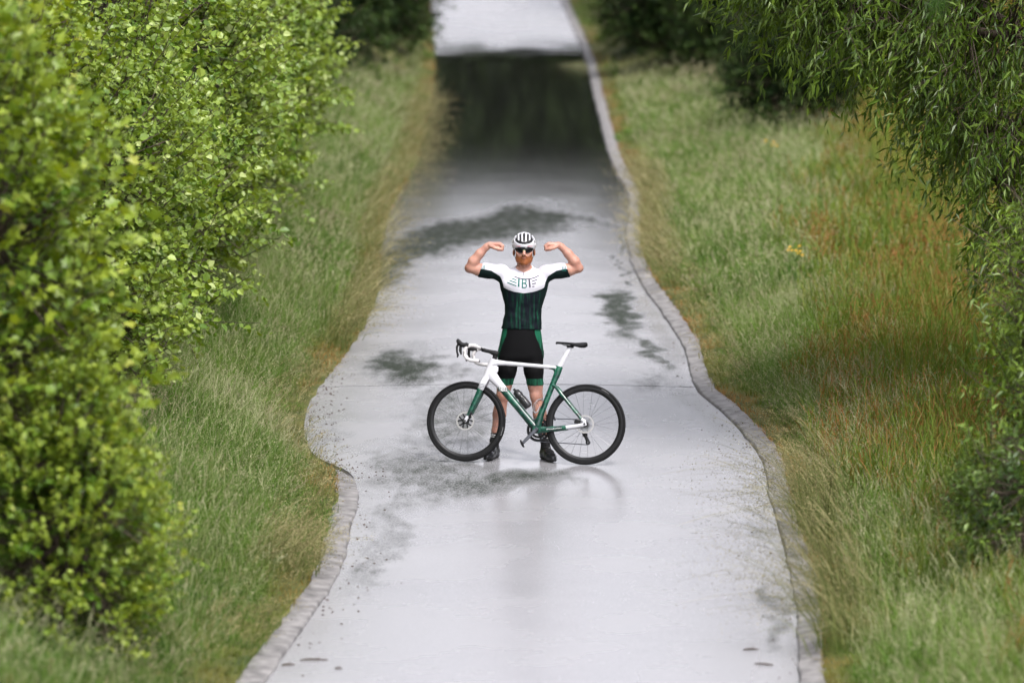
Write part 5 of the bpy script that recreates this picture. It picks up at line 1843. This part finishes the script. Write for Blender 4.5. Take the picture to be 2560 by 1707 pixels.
# wheels
def wheel(cx, cz, name_rotor_r, rear=False):
    w = empty("wheel")
    w.parent = bike
    w.location = (cx, 0, cz)
    mb = MB()
    a = np.linspace(0, 2 * np.pi, 14, endpoint=False)
    mb.lathe([(0.3365 + 0.0145 * math.cos(t), 0.0145 * math.sin(t)) for t in a], n=96)
    tyre = mb.build("tyre", M_tyre, w)
    mb = MB()
    mb.lathe([(0.328, -0.0125), (0.316, -0.0140), (0.300, -0.0125), (0.289, -0.006), (0.287, 0), (0.289, 0.006), (0.300, 0.0125), (0.316, 0.0140), (0.328, 0.0125)], n=96)
    mb.build("rim", M_carbon, w)
    mb = MB()
    mb.lathe([(0.0002, -0.052), (0.009, -0.052), (0.009, -0.036), (0.022, -0.034), (0.022, -0.030), (0.011, -0.026), (0.011, 0.024), (0.022, 0.028), (0.022, 0.032), (0.009, 0.036), (0.009, 0.052), (0.0002, 0.052)], n=20, closed=False)
    mb.build("hub", M_rubber, w)
    sm = MB()
    sm.tube([(0, 0, 0), (0, 0, 1)], 1.0, n=5, out=(0, 1, 0))
    V = np.concatenate(sm.v)
    sme = bpy.data.meshes.new("spoke")
    V2 = V * np.array((0.00125, 0.00125, 1.0))
    sme.from_pydata(V2.tolist(), [], sm.f)
    sme.materials.append(M_spoke)
    for i in range(24):
        s = 1 if i % 2 else -1
        th = i * 2 * math.pi / 24 + 0.1
        off = (0.55 if (i // 2) % 2 else -0.55) if True else 0
        A = Vector((0.021 * math.cos(th + off * 2.0), s * 0.031, 0.021 * math.sin(th + off * 2.0)))
        B = Vector((0.290 * math.cos(th), s * 0.002, 0.290 * math.sin(th)))
        o = link("spoke", sme, w)
        o.location = A
        o.rotation_mode = 'QUATERNION'
        o.rotation_quaternion = (B - A).to_track_quat('Z', 'Y')
        o.scale = (1, 1, (B - A).length)
    # disc rotor on the near side
    mb = MB()
    mb.lathe([(0.080, -0.0445), (0.066, -0.0445), (0.066, -0.0427), (0.080, -0.0427)], n=48)
    ro = mb.build("brake_rotor", M_rotor, w)
    mb = MB()
    for i in range(0 if rear else 5):
        t = i * 2 * math.pi / 5 + 0.35
        for dt_ in (-0.28, 0.28):
            mb.tube([(0.020 * math.cos(t), -0.0435, 0.020 * math.sin(t)), (0.048 * math.cos(t + dt_ * 0.8), -0.0435, 0.048 * math.sin(t + dt_ * 0.8)), (0.068 * math.cos(t + dt_ * 1.2), -0.0435, 0.068 * math.sin(t + dt_ * 1.2))], 0.0065, 0.0012, n=6)
    mb.lathe([(0.026, -0.047), (0.026, -0.0405), (0.008, -0.0405), (0.008, -0.047)], n=20)
    mb.build("rotor_spider", M_rubber, w)
    # pale sidewall lettering, as short marks on the tyre
    mb = MB()
    for base in ((0.95,) if rear else (-0.35,)):
        for i in range(7):
            t = base + i * 0.033
            q = [(0.3305, t), (0.3385, t), (0.3385, t + 0.02), (0.3305, t + 0.02)]
            mb.add([(rr * math.cos(tt), -0.0150 + abs(rr - 0.3365) * 0.12, rr * math.sin(tt)) for rr, tt in q], [[0, 3, 2, 1]])
    mb.build("tyre_lettering", simple("tyre_print", (0.16, 0.16, 0.16), 0.5), w, smooth=False)
    return w


wf = wheel(FH[0], FH[1], 0.08)
wr = wheel(RH[0], RH[1], 0.07, True)
M_axle = simple("axle_bolt", (0.03, 0.03, 0.03), 0.4, 0.5)
for (x, z) in (FH, RH):
    mb = MB()
    mb.lathe([(0.0002, -0.066 if x < 0 else -0.072), (0.0095, -0.066 if x < 0 else -0.072), (0.0095, -0.05), (0.0002, -0.05)], c=(x, 0, z), n=16, closed=False)
    mb.build("axle", M_axle, bike)
mb = MB()
mb.box((-0.492, -0.047, 0.410), (0.052, 0.022, 0.034), (R(-60), 'Y'))
mb.build("brake_caliper", M_rubber, bike, bevel=0.004)
mb = MB()
mb.box((0.462, -0.046, 0.372), (0.052, 0.022, 0.036), (R(10), 'Y'))
mb.build("brake_caliper", M_rubber, bike, bevel=0.004)

# cassette, rear mech, chain, chainring, cranks
cs = MB()
for i in range(9):
    rr = 0.062 - i * 0.0042
    y = 0.022 + i * 0.0036
    nn = 22
    ring = []
    for j in range(nn * 2):
        t = j * math.pi / nn
        q = rr + (0.0022 if j % 2 else -0.0018)
        ring.append((q * math.cos(t), q * math.sin(t)))
    k = len(ring)
    V = [(x + RH[0], y, z + RH[1]) for x, z in ring] + [(x + RH[0], y + 0.0016, z + RH[1]) for x, z in ring]
    cs.add(V, [[j, (j + 1) % k, k + (j + 1) % k, k + j] for j in range(k)] + [list(range(k))[::-1], [k + j for j in range(k)]])
cs.build("cassette", M_steel, bike, smooth=False)
mb = MB()
mb.tube([(0.535, 0.060, 0.318), (0.510, 0.068, 0.300), (0.500, 0.072, 0.280), (0.520, 0.066, 0.262)], [0.014, 0.018, 0.015, 0.012], [0.008, 0.012, 0.010, 0.008], n=8)
mb.tube([(0.514, 0.052, 0.268), (0.528, 0.052, 0.235), (0.545, 0.052, 0.203)], [0.010, 0.012, 0.014], [0.009, 0.009, 0.008], n=8)
mech = mb.build("rear_derailleur", M_rubber, bike)
for (x, z) in ((0.518, 0.264), (0.546, 0.200)):
    mb = MB()
    mb.lathe([(0.021, 0.0495), (0.021, 0.0545), (0.004, 0.0545), (0.004, 0.0495)], c=(x, 0, z), n=22)
    mb.build("jockey_wheel", M_rubber, mech)
cr = MB()
nn = 50
for rr, y, tooth in ((0.100, 0.0455, 0.0035), (0.072, 0.0385, 0.003)):
    ring, hole = [], []
    for j in range(nn * 2):
        t = j * math.pi / nn
        q = rr + (tooth if j % 2 else 0)
        ring.append((q * math.cos(t), q * math.sin(t)))
        hole.append(((rr - 0.019) * math.cos(t), (rr - 0.019) * math.sin(t)))
    k = nn * 2
    V = []
    for yy in (y, y + 0.003):
        V += [(x + BBX[0], yy, z + BBX[1]) for x, z in ring] + [(x + BBX[0], yy, z + BBX[1]) for x, z in hole]
    F = []
    for j in range(k):
        j2 = (j + 1) % k
        F += [[j, k + j, k + j2, j2], [2 * k + j, 2 * k + j2, 3 * k + j2, 3 * k + j], [j, j2, 2 * k + j2, 2 * k + j], [k + j, 3 * k + j, 3 * k + j2, k + j2]]
    cr.add(V, F)
cr.build("chainrings", M_carbon, bike, smooth=False)
cd_ = nrm(np.array((-0.028 - BBX[0], 0.150 - BBX[1])))
sp_ = MB()
for i in range(4):
    t = i * math.pi / 2 + 0.4
    sp_.tube([(BBX[0], 0.050, BBX[1]), (BBX[0] + 0.085 * math.cos(t), 0.047, BBX[1] + 0.085 * math.sin(t))], [0.020, 0.011], [0.005, 0.003], n=8)
e2 = (BBX[0] - cd_[0] * 0.172, BBX[1] - cd_[1] * 0.172)
sp_.tube([(BBX[0], 0.055, BBX[1]), (BBX[0] - cd_[0] * 0.08, 0.062, BBX[1] - cd_[1] * 0.08), (e2[0], 0.070, e2[1])], [0.020, 0.015, 0.013], [0.008, 0.007, 0.006], n=10)
sp_.build("drive_crank", M_gunmetal, bike)
e1 = (BBX[0] + cd_[0] * 0.172, BBX[1] + cd_[1] * 0.172)
mb = MB()
mb.tube([(BBX[0] - cd_[0] * 0.012, -0.058, BBX[1] - cd_[1] * 0.012), (BBX[0] + cd_[0] * 0.04, -0.064, BBX[1] + cd_[1] * 0.04), (BBX[0] + cd_[0] * 0.11, -0.070, BBX[1] + cd_[1] * 0.11), (*[e1[0] + 0.0], -0.074, e1[1])], [0.017, 0.0165, 0.015, 0.013], [0.010, 0.009, 0.008, 0.008], n=12, power=3)
mb.lathe([(0.0002, -0.071), (0.012, -0.071), (0.012, -0.04), (0.0002, -0.04)], c=(BBX[0], 0, BBX[1]), n=16, closed=False)
mb.build("crank_arm", M_gunmetal, bike)
for (ex, ez), s in ((e1, -1), (e2, 1)):
    mb = MB()
    y = s * 0.105
    mb.tube([(ex, s * 0.076, ez), (ex, s * 0.128, ez)], 0.008, n=8, out=(0, 0, 1))
    mb.tube([(ex - 0.030, y, ez - 0.004), (ex - 0.012, y, ez - 0.003), (ex + 0.020, y, ez + 0.0), (ex + 0.040, y, ez + 0.006)], [0.004, 0.010, 0.011, 0.006], [0.018, 0.030, 0.032, 0.020], n=10)
    pd = mb.build("pedal", M_rubber, bike)
    pd.data.transform(Matrix.Translation((ex, 0, ez)) @ Matrix.Rotation(R(70), 4, 'Y') @ Matrix.Translation((-ex, 0, -ez)))
ch = MB()
def chain_run(pts):
    ch.tube([(x, y, z) for x, y, z in pts], 0.0042, 0.0034, n=6)
chain_run([(BBX[0] + 0.01, 0.047, BBX[1] + 0.100), (RH[0] - 0.005, 0.042, RH[1] + 0.046)])
chain_run([(BBX[0] + 0.01, 0.047, BBX[1] - 0.101), (0.546, 0.052, 0.180)])
chain_run([(0.566, 0.052, 0.198), (0.538, 0.052, 0.250), (0.499, 0.052, 0.272), (0.53, 0.045, 0.302)])
a = np.linspace(math.pi / 2 - 0.1, 3 * math.pi / 2 + 0.1, 24)
chain_run([(BBX[0] + 0.1015 * math.cos(t), 0.047, BBX[1] + 0.1015 * math.sin(t)) for t in a])
ch.build("chain", M_gunmetal, bike)
mb = MB()
mb.tube([(0.175, 0.035, 0.425), (0.185, 0.048, 0.415), (0.178, 0.050, 0.385)], [0.010, 0.014, 0.008], [0.008, 0.010, 0.006], n=8)
mb.build("front_derailleur", M_rubber, bike)

# bottle cages; the bottle is a thing of its own
up2 = np.array((-dd[1], dd[0]))
if up2[0] < 0: up2 = -up2
def cage(base, axis, side, mat, name, L_=0.12):
    mb = MB()
    b0 = np.array(base); ax = np.array(axis); sd_ = np.array(side)
    def q(u, v, y): p = b0 + ax * u + sd_ * v; return (p[0], y, p[1])
    for s in (-1, 1):
        mb.tube([q(0.0, 0.004, s * 0.010), q(-0.050, 0.006, s * 0.012), q(-0.068, 0.020, s * 0.026), q(-0.055, 0.045, s * 0.037), q(0.0, 0.055, s * 0.036), q(0.045, 0.040, s * 0.038), q(0.070, 0.010, s * 0.020), q(0.05, 0.004, s * 0.010)], 0.0032, n=6)
    mb.tube([q(-0.068, 0.020, -0.026), q(-0.073, 0.050, -0.010), q(-0.073, 0.050, 0.010), q(-0.068, 0.020, 0.026)], 0.0032, n=6)
    return mb.build(name, mat, bike)
cb_ = np.array(dt(0.60)) + up2 * 0.034
cage(cb_, -dd, up2, M_rubber, "bottle_cage")
sdir2 = nrm(np.array((0.185, 0.58)) - np.array((0.135, 0.44)))
su = np.array((-sdir2[1], sdir2[0]))
cage(np.array((0.150, 0.490)) + su * 0.026, sdir2, su, M_steel, "bottle_cage")

bpy.context.view_layer.update()
M_bottle = simple("bottle_plastic", (0.014, 0.014, 0.016), 0.35, 0.5, coat=0.2)
bt = MB()
bt.lathe([(0.0002, -0.092), (0.030, -0.092), (0.0355, -0.086), (0.0365, -0.05), (0.0365, 0.000), (0.0315, 0.012), (0.0315, 0.024), (0.0365, 0.036), (0.0355, 0.060), (0.030, 0.070), (0.0002, 0.071)], n=28, closed=False)
bb = MB()
bo = bt.build("water_bottle", M_bottle)
bcap = MB()
bcap.lathe([(0.0315, 0.068), (0.0315, 0.082), (0.022, 0.092), (0.012, 0.095), (0.011, 0.112), (0.007, 0.116), (0.0002, 0.116)], n=24, closed=False)
bcap.build("bottle_cap", M_rubber, bo)
lg = MB()
def on_b(t, y, r=0.0372): return (r * math.cos(t), y, r * math.sin(t))
def strip(p, q, w):
    p, q = np.array(p, float), np.array(q, float)
    d_ = (q - p) / max(np.linalg.norm((q - p)), 1e-9)
    nrm_ = np.array((-d_[1], d_[0])) * w
    V, F = [], []
    for i, t in enumerate(np.linspace(0, 1, 5)):
        c_ = p * (1 - t) + q * t
        for s in (-1, 1):
            e_ = c_ + nrm_ * s
            V.append(on_b(e_[0] / 0.0365, e_[1]))
    for i in range(4): F.append([2 * i, 2 * i + 1, 2 * i + 3, 2 * i + 2])
    lg.add(V, F)
T0 = -0.055
strip((T0 - 0.016, -0.050), (T0 - 0.002, -0.012), 0.0022)
strip((T0 - 0.002, -0.012), (T0 + 0.013, -0.050), 0.0022)
for i in range(3): strip((T0 + 0.012, -0.030 - i * 0.012), (T0 + 0.022, -0.022 - i * 0.012), 0.0028)
lg.build("bottle_print", M_logo, bo, smooth=False)
ctr = cb_ + up2 * 0.038 - dd * 0.012
bm = bike.matrix_world
axl = Vector((-dd[0], 0, -dd[1]))          # bottle axis up the down tube
xax = Vector((up2[0], 0, up2[1]))
zax = xax.cross(axl)
Rm = Matrix((xax, axl, zax)).transposed().to_4x4()
bo.matrix_world = bm @ Matrix.Translation((ctr[0], 0, ctr[1])) @ Rm
tag(bo, "black water bottle with a white mark on the bicycle's down tube", "bottle")
# ------------------------------------------------------------------ small things on the verge and the road
M_petal = simple("ragwort_petal", (0.75, 0.42, 0.015), 0.6, 0.3, var=0.1)
M_stalk = simple("ragwort_stalk", (0.07, 0.11, 0.025), 0.7, 0.3)


def ragwort(xy, h, heads, label, seed):
    r = random.Random(seed)
    o = empty("ragwort", (xy[0], xy[1], float(terrain(*xy))))
    tag(o, label, "flower", "yellow flowers on the right verge")
    mb = MB()
    tips = []
    mb.tube([(0, 0, -0.02), (0.01, 0, h * 0.5), (0.0, 0.01, h * 0.8)], [0.006, 0.005, 0.004], n=6)
    for i in range(heads):
        p = (r.uniform(-0.085, 0.085), r.uniform(-0.06, 0.06), h + r.uniform(-0.05, 0.05))
        mb.tube([(0, 0.01, h * 0.78), (p[0] * 0.6, p[1] * 0.6, h * 0.9), p], [0.003, 0.0025, 0.002], n=5)
        tips.append(p)
    mb.build("stalk", M_stalk, o)
    for p in tips:
        m2 = MB()
        V = [(0, 0, 0.006)]
        F = []
        for k in range(10):
            a = k * 2 * math.pi / 10
            V += [(0.006 * math.cos(a - 0.3), 0.006 * math.sin(a - 0.3), 0.003), (0.030 * math.cos(a), 0.030 * math.sin(a), 0.002), (0.006 * math.cos(a + 0.3), 0.006 * math.sin(a + 0.3), 0.003)]
            F += [[0, 1 + 3 * k, 2 + 3 * k], [0, 2 + 3 * k, 3 + 3 * k]]
        m2.add(V, F)
        f = m2.build("flower_head", M_petal, o, smooth=False)
        f.location = p
        f.rotation_euler = (r.uniform(0.3, 0.9), r.uniform(-0.4, 0.4), 0)


ragwort((3.06, 49.4), 0.52, 8, "cluster of yellow ragwort flowers on the right verge, nearer one", 1)
ragwort((3.47, 61.5), 0.55, 4, "small orange-yellow flower in the shade on the right verge, farther one", 2)

M_twig = simple("twig_wood", (0.05, 0.03, 0.02), 0.8, 0.2)
tw = [((-1.36, 31.10), 0.19, 0.1, "curved brown twig at the bottom left of the road"), ((-1.53, 30.95), 0.09, 0.3, "short brown twig beside the left kerb at the bottom"),
      ((-1.18, 30.78), 0.05, 0.0, "tiny brown twig right of the others at the bottom left"), ((1.66, 31.45), 0.11, 0.2, "dark bits of twig near the bottom right kerb"),
      ((1.72, 30.95), 0.13, 2.9, "dark twig at the bottom right corner of the road")]
for (xy, l, a, lab) in tw:
    mb = MB()
    z = 0.006 + 0.03 * math.sin(math.pi * np.clip((xy[0] - xl(xy[1])) / (xr(xy[1]) - xl(xy[1])), 0, 1))
    pts = [(l * (t - 0.5), 0.05 * l * math.sin(t * 5), 0.004 * math.sin(t * 3)) for t in np.linspace(0, 1, 6)]
    mb.tube(pts, [0.004, 0.006, 0.0065, 0.006, 0.005, 0.003], n=6, out=(0, 0, 1))
    mb.tube([pts[3], (l * 0.2, 0.05 * l + 0.02, 0.012)], [0.004, 0.002], n=5, out=(0, 0, 1))
    o = mb.build("twig", M_twig)
    o.location = (xy[0], xy[1], z)
    o.rotation_euler = (0, 0, a)
    tag(o, lab, "twig", "twigs lying on the road")
# crumbs of soil and bark along the edges
r = np.random.default_rng(5)
V, F = [], []
def crumbs(n, yr, side, spread):
    for _ in range(n):
        y = r.uniform(*yr)
        e = xl(y) if side < 0 else xr(y)
        x = e - side * abs(r.normal(0.03, spread))
        z = float(grade(y)) + 0.03 * math.sin(math.pi * np.clip((x - xl(y)) / (xr(y) - xl(y)), 0, 1))
        s = r.uniform(0.004, 0.013)
        k = len(V)
        a = r.uniform(0, 6.28)
        for j in range(4):
            V.append((x + s * math.cos(a + j * 1.57) * r.uniform(0.6, 1.4), y + s * 1.5 * math.sin(a + j * 1.57), z + 0.001))
        V.append((x, y, z + s * 0.9))
        for j in range(4): F.append((k + j, k + (j + 1) % 4, k + 4))
crumbs(200, (39.0, 45.5), -1, 0.16)
crumbs(70, (30, 39), -1, 0.18)
crumbs(80, (30, 48), 1, 0.16)
tag(link("road_debris", np_mesh("road_debris", np.array(V), [np.array(F)], M_twig)), "crumbs of soil and bark along the road edges", "debris", kind="stuff")
